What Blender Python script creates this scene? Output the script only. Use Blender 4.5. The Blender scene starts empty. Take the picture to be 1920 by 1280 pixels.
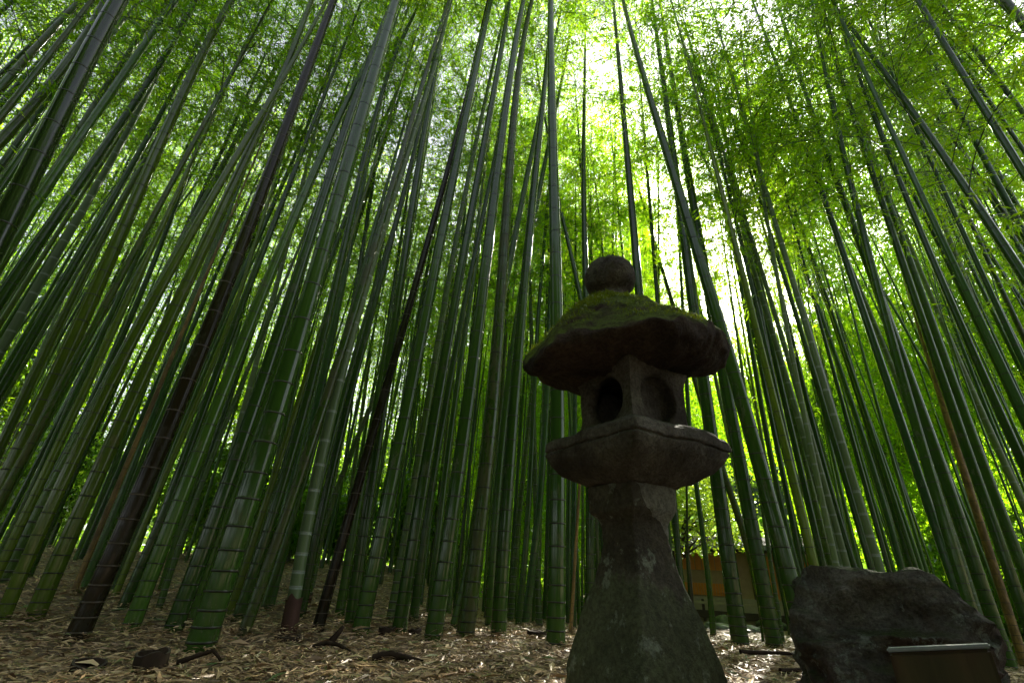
import bpy, bmesh, math, random
import numpy as np
from mathutils import Vector, Matrix, noise

SC = bpy.context.scene
COL = SC.collection
R = math.radians

# ------------------------------------------------------------------ camera
EYE = 0.45
PITCH, ROLL = R(26.4), R(2.67)
cam_d = bpy.data.cameras.new('camera')
cam = bpy.data.objects.new('camera', cam_d); COL.objects.link(cam)
cam_d.sensor_width = 36.0; cam_d.lens = 16.0
cam_d.clip_start = 0.05; cam_d.clip_end = 2000
fw = Vector((0, math.cos(PITCH), math.sin(PITCH)))
r0, u0 = Vector((1, 0, 0)), Vector((0, -math.sin(PITCH), math.cos(PITCH)))
rt = r0*math.cos(ROLL) + u0*math.sin(ROLL)
up = u0*math.cos(ROLL) - r0*math.sin(ROLL)
cam.matrix_world = Matrix(((rt.x, up.x, -fw.x, 0), (rt.y, up.y, -fw.y, 0), (rt.z, up.z, -fw.z, EYE), (0, 0, 0, 1)))
SC.camera = cam

# ------------------------------------------------------------------ light
SUN_AZ, SUN_EL = R(33), R(36)
W = bpy.data.worlds.new('World'); SC.world = W; W.use_nodes = True
wn = W.node_tree
sky = wn.nodes.new('ShaderNodeTexSky'); sky.sky_type = 'NISHITA'; sky.sun_disc = False
sky.air_density = 1.0; sky.dust_density = 4.0; sky.ozone_density = .6
sky.sun_elevation = SUN_EL; sky.sun_rotation = SUN_AZ
bg = wn.nodes['Background']; bg.inputs[1].default_value = 0.075
hz = wn.nodes.new('ShaderNodeHueSaturation'); hz.inputs['Saturation'].default_value = .38   # thin white haze over the sky
wn.links.new(sky.outputs[0], hz.inputs['Color']); wn.links.new(hz.outputs[0], bg.inputs[0])
sd = bpy.data.lights.new('sun', 'SUN'); sun = bpy.data.objects.new('sun', sd); COL.objects.link(sun)
sd.energy = 5.0; sd.angle = R(0.53); sd.color = (1.0, 0.93, 0.80)
S = Vector((math.sin(SUN_AZ)*math.cos(SUN_EL), math.cos(SUN_AZ)*math.cos(SUN_EL), math.sin(SUN_EL)))
sun.rotation_euler = S.to_track_quat('Z', 'Y').to_euler()
sun.location = S*60
SC.view_settings.view_transform = 'Standard'; SC.view_settings.look = 'None'
SC.view_settings.exposure = 2.45; SC.view_settings.gamma = 1.0
cy = SC.cycles
cy.max_bounces = 8; cy.diffuse_bounces = 4; cy.glossy_bounces = 3; cy.transmission_bounces = 6; cy.transparent_max_bounces = 4
cy.use_denoising = True
cy.sample_clamp_indirect = 6.0
try:
    cy.denoiser = 'OPENIMAGEDENOISE'; cy.denoising_input_passes = 'RGB_ALBEDO_NORMAL'
except Exception: pass

rng = np.random.default_rng(7)
random.seed(11)

# ------------------------------------------------------------------ helpers
def link(o, parent=None):
    COL.objects.link(o)
    if parent is not None: o.parent = parent
    return o
def tag(o, label=None, cat=None, group=None, kind=None):
    if label: o['label'] = label
    if cat: o['category'] = cat
    if group: o['group'] = group
    if kind: o['kind'] = kind
    return o
def empty(name, loc=(0, 0, 0), rz=0.0):
    o = bpy.data.objects.new(name, None); o.location = loc; o.rotation_euler = (0, 0, rz); o.empty_display_size = .1
    return link(o)
def mesh_np(name, V, Fq, mats, tint=None, smooth=True, midx=None):
    """V (N,3), Fq (M,k) equal-size faces -> mesh"""
    V = np.asarray(V, np.float32); Fq = np.asarray(Fq, np.int32)
    me = bpy.data.meshes.new(name)
    M, k = Fq.shape
    me.vertices.add(len(V)); me.vertices.foreach_set('co', V.ravel())
    me.loops.add(M*k); me.loops.foreach_set('vertex_index', Fq.ravel())
    me.polygons.add(M); me.polygons.foreach_set('loop_start', np.arange(M, dtype=np.int32)*k)
    try: me.polygons.foreach_set('loop_total', np.full(M, k, np.int32))
    except Exception: pass
    me.polygons.foreach_set('use_smooth', np.full(M, smooth, bool))
    for m in (mats if isinstance(mats, (list, tuple)) else [mats]): me.materials.append(m)
    if midx is not None: me.polygons.foreach_set('material_index', np.asarray(midx, np.int32))
    if tint is not None:
        a = me.attributes.new('tint', 'FLOAT', 'POINT'); a.data.foreach_set('value', np.asarray(tint, np.float32))
    me.update(calc_edges=True); me.validate()
    return me
def obj(name, me, parent=None, loc=None):
    o = bpy.data.objects.new(name, me)
    if loc is not None: o.location = loc
    return link(o, parent)
def ss(a, b, x):
    t = min(1.0, max(0.0, (x-a)/(b-a))); return t*t*(3-2*t)
def fbm(p, oct=4, sc=1.0):
    return noise.fractal(Vector(p)*sc, 1.0, 2.0, oct)

# ---------- materials
class Mt:
    def __init__(s, name):
        s.m = bpy.data.materials.new(name); s.m.use_nodes = True
        s.t = s.m.node_tree; s.b = s.t.nodes['Principled BSDF']; s.out = s.t.nodes['Material Output']
    def n(s, typ, **kw):
        x = s.t.nodes.new('ShaderNode'+typ)
        for k, v in kw.items():
            if k.startswith('i_'):
                x.inputs[int(k[2:]) if k[2:].isdigit() else k[2:].replace('_', ' ')].default_value = v
            else: setattr(x, k, v)
        return x
    def l(s, a, b): s.t.links.new(a, b)
    def noise(s, scale, detail=4, vec=None, rough=.55, dist=0.0):
        x = s.n('TexNoise'); x.inputs['Scale'].default_value = scale; x.inputs['Detail'].default_value = detail
        x.inputs['Roughness'].default_value = rough; x.inputs['Distortion'].default_value = dist
        if vec is not None: s.l(vec, x.inputs['Vector'])
        return x.outputs['Fac']
    def coords(s, scale=(1, 1, 1), kind='Object'):
        tc = s.n('TexCoord'); mp = s.n('Mapping'); mp.inputs['Scale'].default_value = scale
        s.l(tc.outputs[kind], mp.inputs['Vector']); return mp.outputs[0]
    def ramp(s, fac, stops):
        x = s.n('ValToRGB'); e = x.color_ramp.elements
        while len(e) < len(stops): e.new(.5)
        for q, (p, c) in zip(e, stops): q.position = p; q.color = (*c, 1) if len(c) == 3 else c
        s.l(fac, x.inputs[0]); return x.outputs[0]
    def mix(s, fac, a, b, blend='MIX'):
        x = s.n('Mix', data_type='RGBA', blend_type=blend)
        for v, i in ((fac, 0), (a, 6), (b, 7)):
            if hasattr(v, 'is_linked'): s.l(v, x.inputs[i])
            else: x.inputs[i].default_value = v if i == 0 else (*v, 1)
        return x.outputs[2]
    def math(s, op, a, b=0.0, clamp=False):
        x = s.n('Math', operation=op); x.use_clamp = clamp
        for v, i in ((a, 0), (b, 1)):
            if hasattr(v, 'is_linked'): s.l(v, x.inputs[i])
            else: x.inputs[i].default_value = v
        return x.outputs[0]
    def maprange(s, v, a, b, c=0.0, d=1.0):
        x = s.n('MapRange'); s.l(v, x.inputs[0])
        for i, q in enumerate((a, b, c, d)): x.inputs[i+1].default_value = q
        return x.outputs[0]
    def base(s, c):
        if hasattr(c, 'is_linked'): s.l(c, s.b.inputs['Base Color'])
        else: s.b.inputs['Base Color'].default_value = (*c, 1)
    def rough(s, v):
        if hasattr(v, 'is_linked'): s.l(v, s.b.inputs['Roughness'])
        else: s.b.inputs['Roughness'].default_value = v
    def bump(s, h, dist=.01, strength=1.0):
        x = s.n('Bump'); x.inputs['Distance'].default_value = dist; x.inputs['Strength'].default_value = strength
        s.l(h, x.inputs['Height']); s.l(x.outputs[0], s.b.inputs['Normal'])
        return x.outputs[0]
    def random(s): return s.n('ObjectInfo').outputs['Random']
    def attr(s, name='tint'): return s.n('Attribute', attribute_name=name).outputs['Fac']

def leaf_mat(name, dark, light, trans_dark, trans_light, fac=.55, gloss=.12):
    M = Mt(name)
    t = M.math('ADD', M.math('MULTIPLY', M.attr(), .65), M.math('MULTIPLY', M.random(), .35))
    dc = M.mix(t, dark, light); tc = M.mix(t, trans_dark, trans_light)
    d = M.n('BsdfDiffuse'); M.l(dc, d.inputs[0])
    tr = M.n('BsdfTranslucent'); M.l(tc, tr.inputs[0])
    g = M.n('BsdfGlossy'); g.inputs['Roughness'].default_value = .35; g.inputs[0].default_value = (.8, .9, .8, 1)
    a = M.n('MixShader'); a.inputs[0].default_value = fac; M.l(d.outputs[0], a.inputs[1]); M.l(tr.outputs[0], a.inputs[2])
    fr = M.n('Fresnel'); fr.inputs[0].default_value = 1.35
    b = M.n('MixShader'); M.l(M.math('MULTIPLY', fr.outputs[0], gloss*4), b.inputs[0]); M.l(a.outputs[0], b.inputs[1]); M.l(g.outputs[0], b.inputs[2])
    M.l(b.outputs[0], M.out.inputs[0]); M.t.nodes.remove(M.b)
    return M.m

def culm_mat(name, c1, c2, c3, mott, rough=.26, streak=.35, spec=.55):
    """c1/c2 the two greens of the skin, c3 the lichen and stain colour, mott how much of it"""
    M = Mt(name)
    lo = M.coords((7, 7, .8)); fi = M.coords((90, 90, 1.6)); md = M.coords((16, 16, 5))
    big = M.noise(1.0, 3, lo); fine = M.noise(1.0, 4, fi, .6)
    col = M.mix(M.maprange(big, .35, .65), c1, c2)
    col = M.mix(M.math('MULTIPLY', M.maprange(fine, .42, .7), streak*.5), col, tuple(x*.45 for x in c1))
    stain = M.maprange(M.noise(1.0, 6, md, .7), .62-mott*.25, .72-mott*.2)
    col = M.mix(M.math('MULTIPLY', stain, .75), col, c3)
    r = M.random()
    col = M.mix(1.0, col, M.mix(r, (1.15, 1.15, .75), (2.0, 1.85, 1.05)), 'MULTIPLY')
    M.base(col)
    M.rough(M.math('ADD', M.maprange(fine, .3, .8, rough-.16, rough-.04), M.math('MULTIPLY', stain, .25)))
    M.b.inputs['Specular IOR Level'].default_value = spec
    M.bump(M.math('ADD', fine, M.math('MULTIPLY', stain, .6)), .0006, .35)
    return M.m
def plain(name, c1, c2, scale=8, rough=.6, stretch=(1, 1, 1), bump=.004, detail=5, spec=.4):
    M = Mt(name); v = M.coords(stretch)
    n = M.noise(scale, detail, v, .62)
    M.base(M.mix(M.maprange(n, .3, .7), c1, c2)); M.rough(rough)
    M.b.inputs['Specular IOR Level'].default_value = spec
    if bump: M.bump(n, bump, .8)
    return M.m

MAT = {}
TONES = {
 'dark':   ((.010, .022, .008), (.016, .032, .011), (.012, .018, .008), .25, .20),
 'deep':   ((.014, .042, .009), (.022, .058, .013), (.030, .044, .018), .30, .24),
 'green':  ((.022, .064, .012), (.034, .085, .018), (.042, .060, .026), .30, .27),
 'olive':  ((.030, .060, .010), (.046, .080, .014), (.045, .050, .018), .35, .26),
 'yellow': ((.046, .084, .010), (.070, .112, .014), (.055, .070, .020), .25, .24),  # green yellowed to carry the sun on these culms
 'lit':    ((.052, .096, .014), (.078, .125, .018), (.060, .080, .026), .20, .28),  # sunlight on slim culms put into a yellower, lighter skin
 'brown':  ((.0085, .0075, .006), (.014, .011, .008), (.012, .012, .010), .55, .24),
 'mottle': ((.018, .056, .006), (.030, .066, .009), (.038, .040, .012), .75, .28),
 'pale':   ((.034, .080, .020), (.050, .100, .028), (.090, .120, .070), .35, .36),
 'powder': ((.064, .110, .064), (.088, .136, .084), (.070, .110, .070), .45, .50),
 'bluish': ((.020, .062, .024), (.032, .082, .034), (.040, .066, .044), .35, .24),  # blue sheen of reflected sky put into the skin colour
 'tan':    ((.160, .105, .050), (.230, .160, .082), (.050, .034, .020), .80, .40),
}
for k, (a, b, c_, m_, r_) in TONES.items(): MAT['culm_'+k] = culm_mat('bamboo_skin_'+k, a, b, c_, m_, r_, spec=.25 if k == 'brown' else .50)
MAT['node_dark'] = plain('bamboo_node_ridge', (.007, .008, .004), (.022, .022, .012), 60, .3, bump=.001)
MAT['node_pale'] = plain('bamboo_node_ridge_pale', (.16, .19, .14), (.30, .33, .27), 60, .5, bump=.001)
MAT['bloom'] = plain('bamboo_bloom', (.020, .030, .013), (.052, .058, .034), 50, .5, bump=.001)  # waxy bloom, and the glint painted as a line above each node
MAT['bloom_pale'] = plain('bamboo_bloom_pale', (.20, .26, .21), (.28, .34, .28), 50, .6, bump=.001)
MAT['node_brown'] = plain('bamboo_node_brown', (.040, .030, .020), (.10, .08, .055), 60, .35, bump=.001)
MAT['sheath'] = plain('bamboo_sheath', (.040, .018, .012), (.085, .040, .026), 14, .7, (1, 1, .25), .006)
MAT['branch'] = plain('bamboo_branch', (.030, .060, .020), (.060, .090, .030), 20, .4, bump=0)
MAT['leaf'] = leaf_mat('bamboo_leaf', (.030, .080, .010), (.075, .130, .014), (.180, .480, .006), (.530, .770, .012), .72, .03)
MAT['leaf_tree'] = leaf_mat('tree_leaf', (.024, .062, .018), (.050, .100, .026), (.120, .280, .024), (.320, .500, .040), .55, .05)
MAT['leaf_shrub'] = leaf_mat('shrub_leaf', (.030, .085, .016), (.065, .130, .026), (.180, .420, .020), (.380, .600, .030), .6, .05)
MAT['leaf_maple'] = leaf_mat('maple_leaf', (.070, .140, .014), (.110, .170, .020), (.330, .560, .020), (.520, .660, .040), .6)
MAT['bark'] = plain('tree_bark', (.035, .028, .020), (.075, .062, .045), 10, .85, (1, 1, .2), .02)

def stone_mat(name, a, b, dark, lich, lich_amt, moss=None, moss_lo=.2, moss_hi=.7, red=None, scale=6.0, patch=None, zones=None):
    M = Mt(name); v = M.coords()
    n1 = M.noise(scale, 8, v, .65); n2 = M.noise(scale*.35, 4, v, .6); n3 = M.noise(scale*11, 6, v, .75)
    col = M.mix(M.maprange(n1, .35, .65), a, b)
    col = M.mix(M.maprange(n2, .42, .62), col, dark)
    if zones:
        for z0, z1, ci in zones:
            sz = M.n('SeparateXYZ'); M.l(v, sz.inputs[0])
            zz = M.math('ADD', sz.outputs[2], M.math('MULTIPLY', M.math('SUBTRACT', M.noise(scale*1.1, 6, M.coords((1, 1, .45)), .65), .5), .42))
            col = M.mix(M.math('MULTIPLY', M.maprange(zz, z0, z0+.03), M.maprange(zz, z1, z1+.03, 1, 0)), col, M.mix(M.maprange(n1, .3, .7), tuple(q*.55 for q in ci), tuple(q*1.35 for q in ci)))
    if red: col = M.mix(M.math('MULTIPLY', M.maprange(M.noise(scale*.5, 5, M.coords((1.3, .9, .7))), .5, .62), .8), col, red)
    lm = M.maprange(M.noise(scale*1.7, 7, M.coords((1, 1, .8)), .72), .66-lich_amt*.2, .70-lich_amt*.2)
    col = M.mix(M.math('MULTIPLY', lm, .7), col, lich)
    if patch:
        z0, z1, pc = patch           # a fresh chip where the old skin of the stone has come away
        sx = M.n('SeparateXYZ'); M.l(v, sx.inputs[0])
        zz = M.math('ADD', M.math('ADD', sx.outputs[2], M.math('MULTIPLY', sx.outputs[0], .75)), M.math('MULTIPLY', M.math('SUBTRACT', n2, .5), .5))
        band = M.math('MULTIPLY', M.math('GREATER_THAN', zz, z0), M.math('LESS_THAN', zz, z1))
        col = M.mix(M.math('MULTIPLY', band, .85), col, pc)
    h = M.math('ADD', n1, M.math('MULTIPLY', n3, .45))
    if moss:
        g = M.n('NewGeometry'); sn = M.n('SeparateXYZ'); M.l(g.outputs['Normal'], sn.inputs[0])
        mk = M.math('ADD', sn.outputs[2], M.math('ADD', M.math('MULTIPLY', M.math('SUBTRACT', n1, .5), 1.3), M.math('MULTIPLY', M.math('SUBTRACT', n2, .5), 1.2)))
        mk = M.maprange(mk, moss_lo, moss_hi)
        mc = M.mix(M.noise(40, 5, v, .7), tuple(x*.5 for x in moss), tuple(x*1.5 for x in moss))
        col = M.mix(mk, col, mc)
    col = M.mix(M.maprange(n3, .40, .64, 0, .62), col, tuple(x*.4 for x in dark))
    M.base(col); M.rough(.85); M.b.inputs['Specular IOR Level'].default_value = .15
    M.bump(h, .045, 1.0)
    return M.m

# ------------------------------------------------------------------ ground
def gz(x, y):
    rr = math.hypot(x, y); a = math.degrees(math.atan2(x, max(y, .01)))
    k = ss(-16, 2, a); s = .042*(1-k) - .075*k
    d = min(max(rr-3.2, 0), 11); d = d*d/(d+1.0) if d > 0 else 0
    return s*d
def ground():
    rad = [0.0, .4] + list(np.geomspace(.8, 30, 62)) + [36, 45, 60, 90, 160, 400]
    na = 180; V = [(0, 0, 0)]; Fc = []
    for r_ in rad[1:]:
        for i in range(na):
            t = 2*math.pi*i/na; x, y = r_*math.sin(t), r_*math.cos(t)
            w = min(1, r_/2)*(.018 if r_ < 14 else .05)
            V.append((x, y, gz(x, y) + w*fbm((x, y, 3), 4, 1.3) - .012))
    for k in range(len(rad)-2):
        for i in range(na):
            a = 1+k*na+i; b = 1+k*na+(i+1) % na
            Fc.append((a, a+na, b+na, b))
    for i in range(0, na, 2): Fc.append((0, 1+(i+2) % na, 2+i, 1+i))
    F4 = Fc
    M = Mt('forest_floor'); v = M.coords()
    n1 = M.noise(3, 6, v, .65); n2 = M.noise(45, 6, v, .7); n3 = M.noise(.6, 3, v)
    c_ = M.mix(M.maprange(n1, .35, .65), (.150, .105, .058), (.240, .172, .098))
    c_ = M.mix(M.maprange(n2, .4, .7), c_, (.075, .056, .034))
    c_ = M.mix(M.maprange(n3, .55, .7, 0, .5), c_, (.050, .070, .022))
    M.base(c_); M.rough(.8); M.bump(M.math('ADD', n2, n1), .02)
    o = obj('ground', mesh_np('ground', V, F4, M.m)); tag(o, kind='structure')
    return o
ground()

def litter(n, bases):
    u = rng.random(n); r_ = np.exp(np.log(.9) + u*(np.log(15)-np.log(.9))); a = np.radians(rng.uniform(-56, 56, n))
    x, y = r_*np.sin(a), r_*np.cos(a)
    hp = np.zeros(n); k = 0           # litter heaped against the foot of every culm
    for bx_, by_, rad_ in bases:
        m = 90; q = np.abs(rng.normal(0, .055, m)); t_ = rng.uniform(0, 2*math.pi, m)
        x[k:k+m] = bx_+(rad_+q)*np.cos(t_); y[k:k+m] = by_+(rad_+q)*np.sin(t_); hp[k:k+m] = np.maximum(0, .040-q*.5)*rng.random(m); r_[k:k+m] = math.hypot(bx_, by_); k += m
    z = np.array([gz(p, q) + (.018 if math.hypot(p, q) < 14 else .05)*min(1, math.hypot(p, q)/2)*fbm((p, q, 3), 4, 1.3) for p, q in zip(x, y)])
    z += rng.uniform(-.004, .016, n) + hp
    th = rng.uniform(0, 2*math.pi, n); L = rng.uniform(.022, .068, n)*(1+.06*r_); L = np.where(rng.random(n) < .12, L*1.7, L*.85); w = L*rng.uniform(.10, .22, n)
    pit = rng.normal(0, .14, n); rol = rng.normal(0, .35, n)
    d = np.stack([np.cos(th)*np.cos(pit), np.sin(th)*np.cos(pit), np.sin(pit)], 1)
    s = np.stack([-np.sin(th)*np.cos(rol), np.cos(th)*np.cos(rol), np.sin(rol)], 1)
    b = np.stack([x, y, z], 1); Lc = L[:, None]; wc = w[:, None]*.5
    lift = np.zeros((n, 3)); lift[:, 2] = rng.uniform(-.1, .14, n)*L
    P = np.stack([b-d*Lc*.5, b+s*wc+lift, b+d*Lc*.5, b-s*wc+lift], 1).reshape(-1, 3)
    Fq = np.arange(4*n).reshape(-1, 4)
    M = Mt('dry_bamboo_leaf')
    M.base(M.ramp(M.attr(), [(0, (.130, .080, .040)), (.3, (.300, .195, .095)), (.6, (.430, .290, .150)), (.88, (.600, .450, .260)), (.94, (.16, .17, .05)), (1, (.07, .13, .03))]))
    M.rough(.42); M.b.inputs['Specular IOR Level'].default_value = .5
    t = np.repeat(rng.random(n), 4)
    o = obj('leaf_litter', mesh_np('leaf_litter', P, Fq, M.m, t, smooth=False))
    tag(o, 'dry tan bamboo leaves covering the grove floor', 'leaf litter', kind='stuff')
# ------------------------------------------------------------------ stone lantern
LX, LY, LAZ = 0.529, 1.981, R(14.95)
def loft(rings, n, radf, warp=0.0, wsc=3.0, cap=True, fine=.0, seed=0.0):
    """rings: list of (z, half diagonal, squareness, cx, cy); corner faces the viewer (-y)"""
    V = []; Fq = []
    for (z, h, q, cx, cy_) in rings:
        for i in range(n):
            t = 2*math.pi*i/n
            # superellipse turned 45 degrees: corner on -y, +y, +x, -x
            a = t
            c_, s_ = math.cos(a), math.sin(a)
            dd = (abs(c_)**q + abs(s_)**q)**(-1.0/q)
            k = radf(a, z) if radf else 1.0
            V.append((cx+h*dd*k*c_, cy_+h*dd*k*s_, z))
    for k in range(len(rings)-1):
        for i in range(n):
            a = k*n+i; b = k*n+(i+1) % n
            Fq.append((a, b, b+n, a+n))
    if cap:
        for base, flip in ((0, True), ((len(rings)-1)*n, False)):
            c0 = len(V); V.append((rings[0 if flip else -1][3], rings[0 if flip else -1][4], rings[0 if flip else -1][0]))
            for i in range(0, n, 2):
                f = (c0, base+i, base+(i+1) % n, base+(i+2) % n)
                Fq.append(tuple(reversed(f)) if flip else f)
    V = np.array(V)
    if warp or fine:
        out = []
        for p in V:
            d = Vector((noise.noise(Vector(p)*wsc + Vector((seed, 0, 0))), noise.noise(Vector(p)*wsc + Vector((0, 7+seed, 0))), noise.noise(Vector(p)*wsc + Vector((0, 0, 13+seed)))))*warp
            d += Vector((noise.noise(Vector(p)*wsc*6+Vector((seed, 3, 0))), noise.noise(Vector(p)*wsc*6+Vector((4, seed, 0))), noise.noise(Vector(p)*wsc*6)))*fine
            out.append(Vector(p)+d)
        V = np.array([tuple(p) for p in out])
    return V, np.array(Fq)
def dens(rings, per=6):
    out = []
    for a, b in zip(rings, rings[1:]):
        for j in range(per):
            t = j/per; out.append(tuple(a[i]*(1-t)+b[i]*t for i in range(5)))
    out.append(rings[-1]); return out
def smooth_rings(pts, m, q):
    """Catmull-Rom through (z, h) points"""
    out = []
    P = [pts[0]]+list(pts)+[pts[-1]]
    for k in range(1, len(P)-2):
        for j in range(m):
            t = j/m; p0, p1, p2, p3 = P[k-1], P[k], P[k+1], P[k+2]
            f = lambda i: .5*((2*p1[i])+(-p0[i]+p2[i])*t+(2*p0[i]-5*p1[i]+4*p2[i]-p3[i])*t*t+(-p0[i]+3*p1[i]-3*p2[i]+p3[i])*t**3)
            out.append((f(0), f(1), q, 0, 0))
    out.append((pts[-1][0], pts[-1][1], q, 0, 0)); return out

st_post = stone_mat('lantern_post_stone', (.105, .094, .068), (.185, .172, .125), (.050, .040, .030), (.30, .34, .25), .46, moss=(.045, .070, .022), moss_lo=.35, moss_hi=1.2, scale=5, patch=(.70, .95, (.27, .27, .21)), zones=((-.2, .40, (.120, .135, .072)), (.42, .74, (.088, .078, .054))))
st_dark = stone_mat('lantern_stone', (.130, .120, .094), (.240, .222, .175), (.055, .046, .036), (.17, .19, .15), .15, moss=(.050, .075, .020), moss_lo=.5, moss_hi=1.2, scale=7)
st_roof = stone_mat('lantern_roof_stone', (.060, .042, .032), (.115, .085, .060), (.030, .021, .016), (.13, .13, .10), .15, moss=(.105, .150, .014), moss_lo=.22, moss_hi=.62, scale=6)
lan = empty('stone_lantern', (LX, LY, gz(LX, LY)-.005), -LAZ)
tag(lan, 'tall mossy stone lantern with mushroom roof and round windows', 'lantern')
# pedestal: flared foot, waist and cap
pp = [(-.06, .305), (.03, .300), (.10, .286), (.16, .276), (.26, .232), (.386, .184), (.478, .150), (.560, .129), (.625, .130), (.655, .146)]
rg = smooth_rings(pp, 6, 1.10)
rg += dens([(.676, .170, 1.16, 0, 0), (.690, .179, 1.12, 0, 0), (.775, .180, 1.12, 0, 0), (.782, .172, 1.12, 0, 0)], 3)
V, Fq = loft(rg, 160, None, .012, 5, fine=.0055)
obj('pedestal', mesh_np('pedestal', V, Fq, st_post), lan)
# platform: bowl underside, rim, sloping top
rg = dens([(.778, .185, 1.12, 0, 0), (.800, .245, 1.12, .006, 0), (.835, .322, 1.10, .016, 0), (.875, .368, 1.08, .024, 0), (.912, .392, 1.06, .028, 0), (.920, .382, 1.06, .028, 0), (.926, .396, 1.06, .03, 0), (.962, .392, 1.08, .03, 0), (.976, .376, 1.08, .03, 0), (1.0, .300, 1.08, .03, 0), (1.012, .250, 1.08, .03, 0)], 4)
V, Fq = loft(rg, 160, None, .014, 6, fine=.005, seed=3)
obj('platform', mesh_np('platform', V, Fq, st_dark), lan)

# fire box: square drum with a round opening in each face
def firebox():
    n = 24; HW = .162; T = .045; z0, z1 = 1.0, 1.285; zc = 1.128; RO = .104
    V = []; Fq = []
    def face(k):
        ang = math.pi/4 + k*math.pi/2
        nx, ny = math.cos(ang), math.sin(ang); tx, ty = -ny, nx
        rings = []
        M_ = 48
        outer = []
        for i in range(M_):
            t = 2*math.pi*i/M_; c_, s_ = math.cos(t), math.sin(t)
            m = max(abs(c_), abs(s_)); outer.append((c_/m, s_/m))
        def ring(fn, dep):
            idx = []
            for i in range(M_):
                a, b = fn(i); idx.append(len(V))
                V.append((nx*dep+tx*a+.03, ny*dep+ty*a, b))
            return idx
        circ = lambda rr, i: (rr*math.cos(2*math.pi*i/M_), zc+rr*1.05*math.sin(2*math.pi*i/M_))
        sq = lambda i: (outer[i][0]*HW, (z0+z1)/2+outer[i][1]*(z1-z0)/2)
        lerp = lambda i, f, rr: tuple(p*(1-f)+q*f for p, q in zip(circ(rr, i), sq(i)))
        rings.append(ring(sq, HW))
        for f in (.8, .6, .4, .2, .08): rings.append(ring(lambda i, f=f: lerp(i, f, RO), HW))
        rings.append(ring(lambda i: circ(RO, i), HW-.004))
        rings.append(ring(lambda i: circ(RO-.006, i), HW-.014))
        rings.append(ring(lambda i: circ(RO-.008, i), HW-T))
        if k in (0, 1, 3):  # this face is only hollowed: a shallow round recess
            rings.append(ring(lambda i: circ(RO*.6, i), HW-T-.004))
            rings.append(ring(lambda i: circ(RO*.02, i), HW-T-.006))
        else:
            rings.append(ring(lambda i: circ(RO, i), HW-T-.002))
            rings.append(ring(lambda i: lerp(i, .9, RO) if False else (outer[i][0]*(HW-T), (z0+z1)/2+outer[i][1]*(z1-z0)/2), HW-T-.003))
        for a, b in zip(rings, rings[1:]):
            for i in range(M_): Fq.append((a[i], a[(i+1) % M_], b[(i+1) % M_], b[i]))
    for k in range(4): face(k)
    V2 = []
    for p in V:
        v_ = Vector(p)
        d = Vector((noise.noise(v_*9), noise.noise(v_*9+Vector((5, 0, 0))), noise.noise(v_*9+Vector((0, 8, 0)))))*.008
        fl = 1.0 + .10*ss(1.20, 1.275, p[2]) + .06*ss(1.06, 1.0, p[2])
        V2.append(((v_.x-.03)*fl+.03+d.x, v_.y*fl+d.y, v_.z+d.z))
    me = mesh_np('fire_box', np.array(V2), np.array(Fq), st_dark)
    return me
obj('fire_box', firebox(), lan)
# roof: broad irregular slab
def roofr(a, z):
    return 1 + .045*math.sin(2*a+.7) + .03*math.sin(3*a+2.0) + .028*math.sin(5*a+1.1) + .05*noise.noise(Vector((math.cos(a)*1.6, math.sin(a)*1.6, 4)))
rp = [(1.268, .10), (1.262, .20), (1.270, .27), (1.296, .375), (1.322, .435), (1.350, .466), (1.385, .468), (1.425, .442), (1.490, .385), (1.555, .328), (1.590, .280), (1.622, .232), (1.645, .178), (1.660, .125), (1.666, .05)]
rg = [(z, h, 1.75, 0, 0) for (z, h, q, _, _) in smooth_rings(rp, 5, 2)]
V, Fq = loft(rg, 200, roofr, .060, 3.6, fine=.014, seed=1.5)
# the left side of the slab hangs lower and a shoulder is broken out on the right
for p in V:
    if p[2] > 1.42 and p[0] < 0: p[0] *= 1-.06*ss(1.42, 1.56, p[2])*(1-ss(1.64, 1.70, p[2]))
    if p[0] > .34: p[0] = .34+(p[0]-.34)*.78
    p[2] += .11*p[1]*ss(.12, .40, math.hypot(p[0], p[1])); p[1] *= .93
    p[2] += (-.028 if p[0] < 0 else .010)*min(1, abs(p[0])/.35)*1.0
    if p[0] > .12 and p[2] > 1.5: p[2] -= .045*ss(.12, .25, p[0])*ss(1.5, 1.58, p[2])
roof = obj('roof', mesh_np('roof', V, Fq, st_roof), lan)
# moss tufts on the upper side
def moss_tufts(me, count, zmin, mat):
    vs = np.array([v.co[:] for v in me.vertices]); ns = np.array([v.normal[:] for v in me.vertices])
    w = np.clip(ns[:, 2]-.15, 0, 1)*(vs[:, 2] > zmin)
    nz = np.array([max(0, .15+1.6*noise.fractal(Vector(p)*4.2+Vector((9, 2, 5)), 1, 2, 3)) for p in vs]); w = w*nz
    idx = rng.choice(len(vs), count, p=w/w.sum())
    b = vs[idx] + rng.normal(0, .008, (count, 3))*np.array([1, 1, .3]); nn = ns[idx]
    d = nn*.7 + rng.normal(0, .55, (count, 3)); d /= np.linalg.norm(d, axis=1)[:, None]
    s = np.cross(d, rng.normal(0, 1, (count, 3))); s /= np.linalg.norm(s, axis=1)[:, None]
    L = rng.uniform(.006, .017, count)[:, None]; wd = rng.uniform(.0012, .0026, count)[:, None]
    P = np.stack([b-s*wd, b+s*wd, b+d*L+s*wd*.2, b+d*L-s*wd*.2], 1).reshape(-1, 3)
    return mesh_np('moss', P, np.arange(4*count).reshape(-1, 4), mat, np.repeat(rng.random(count), 4), smooth=False)
MAT['moss'] = leaf_mat('moss_blade', (.080, .115, .008), (.180, .220, .016), (.16, .24, .010), (.36, .42, .03), .4, .03)
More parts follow.
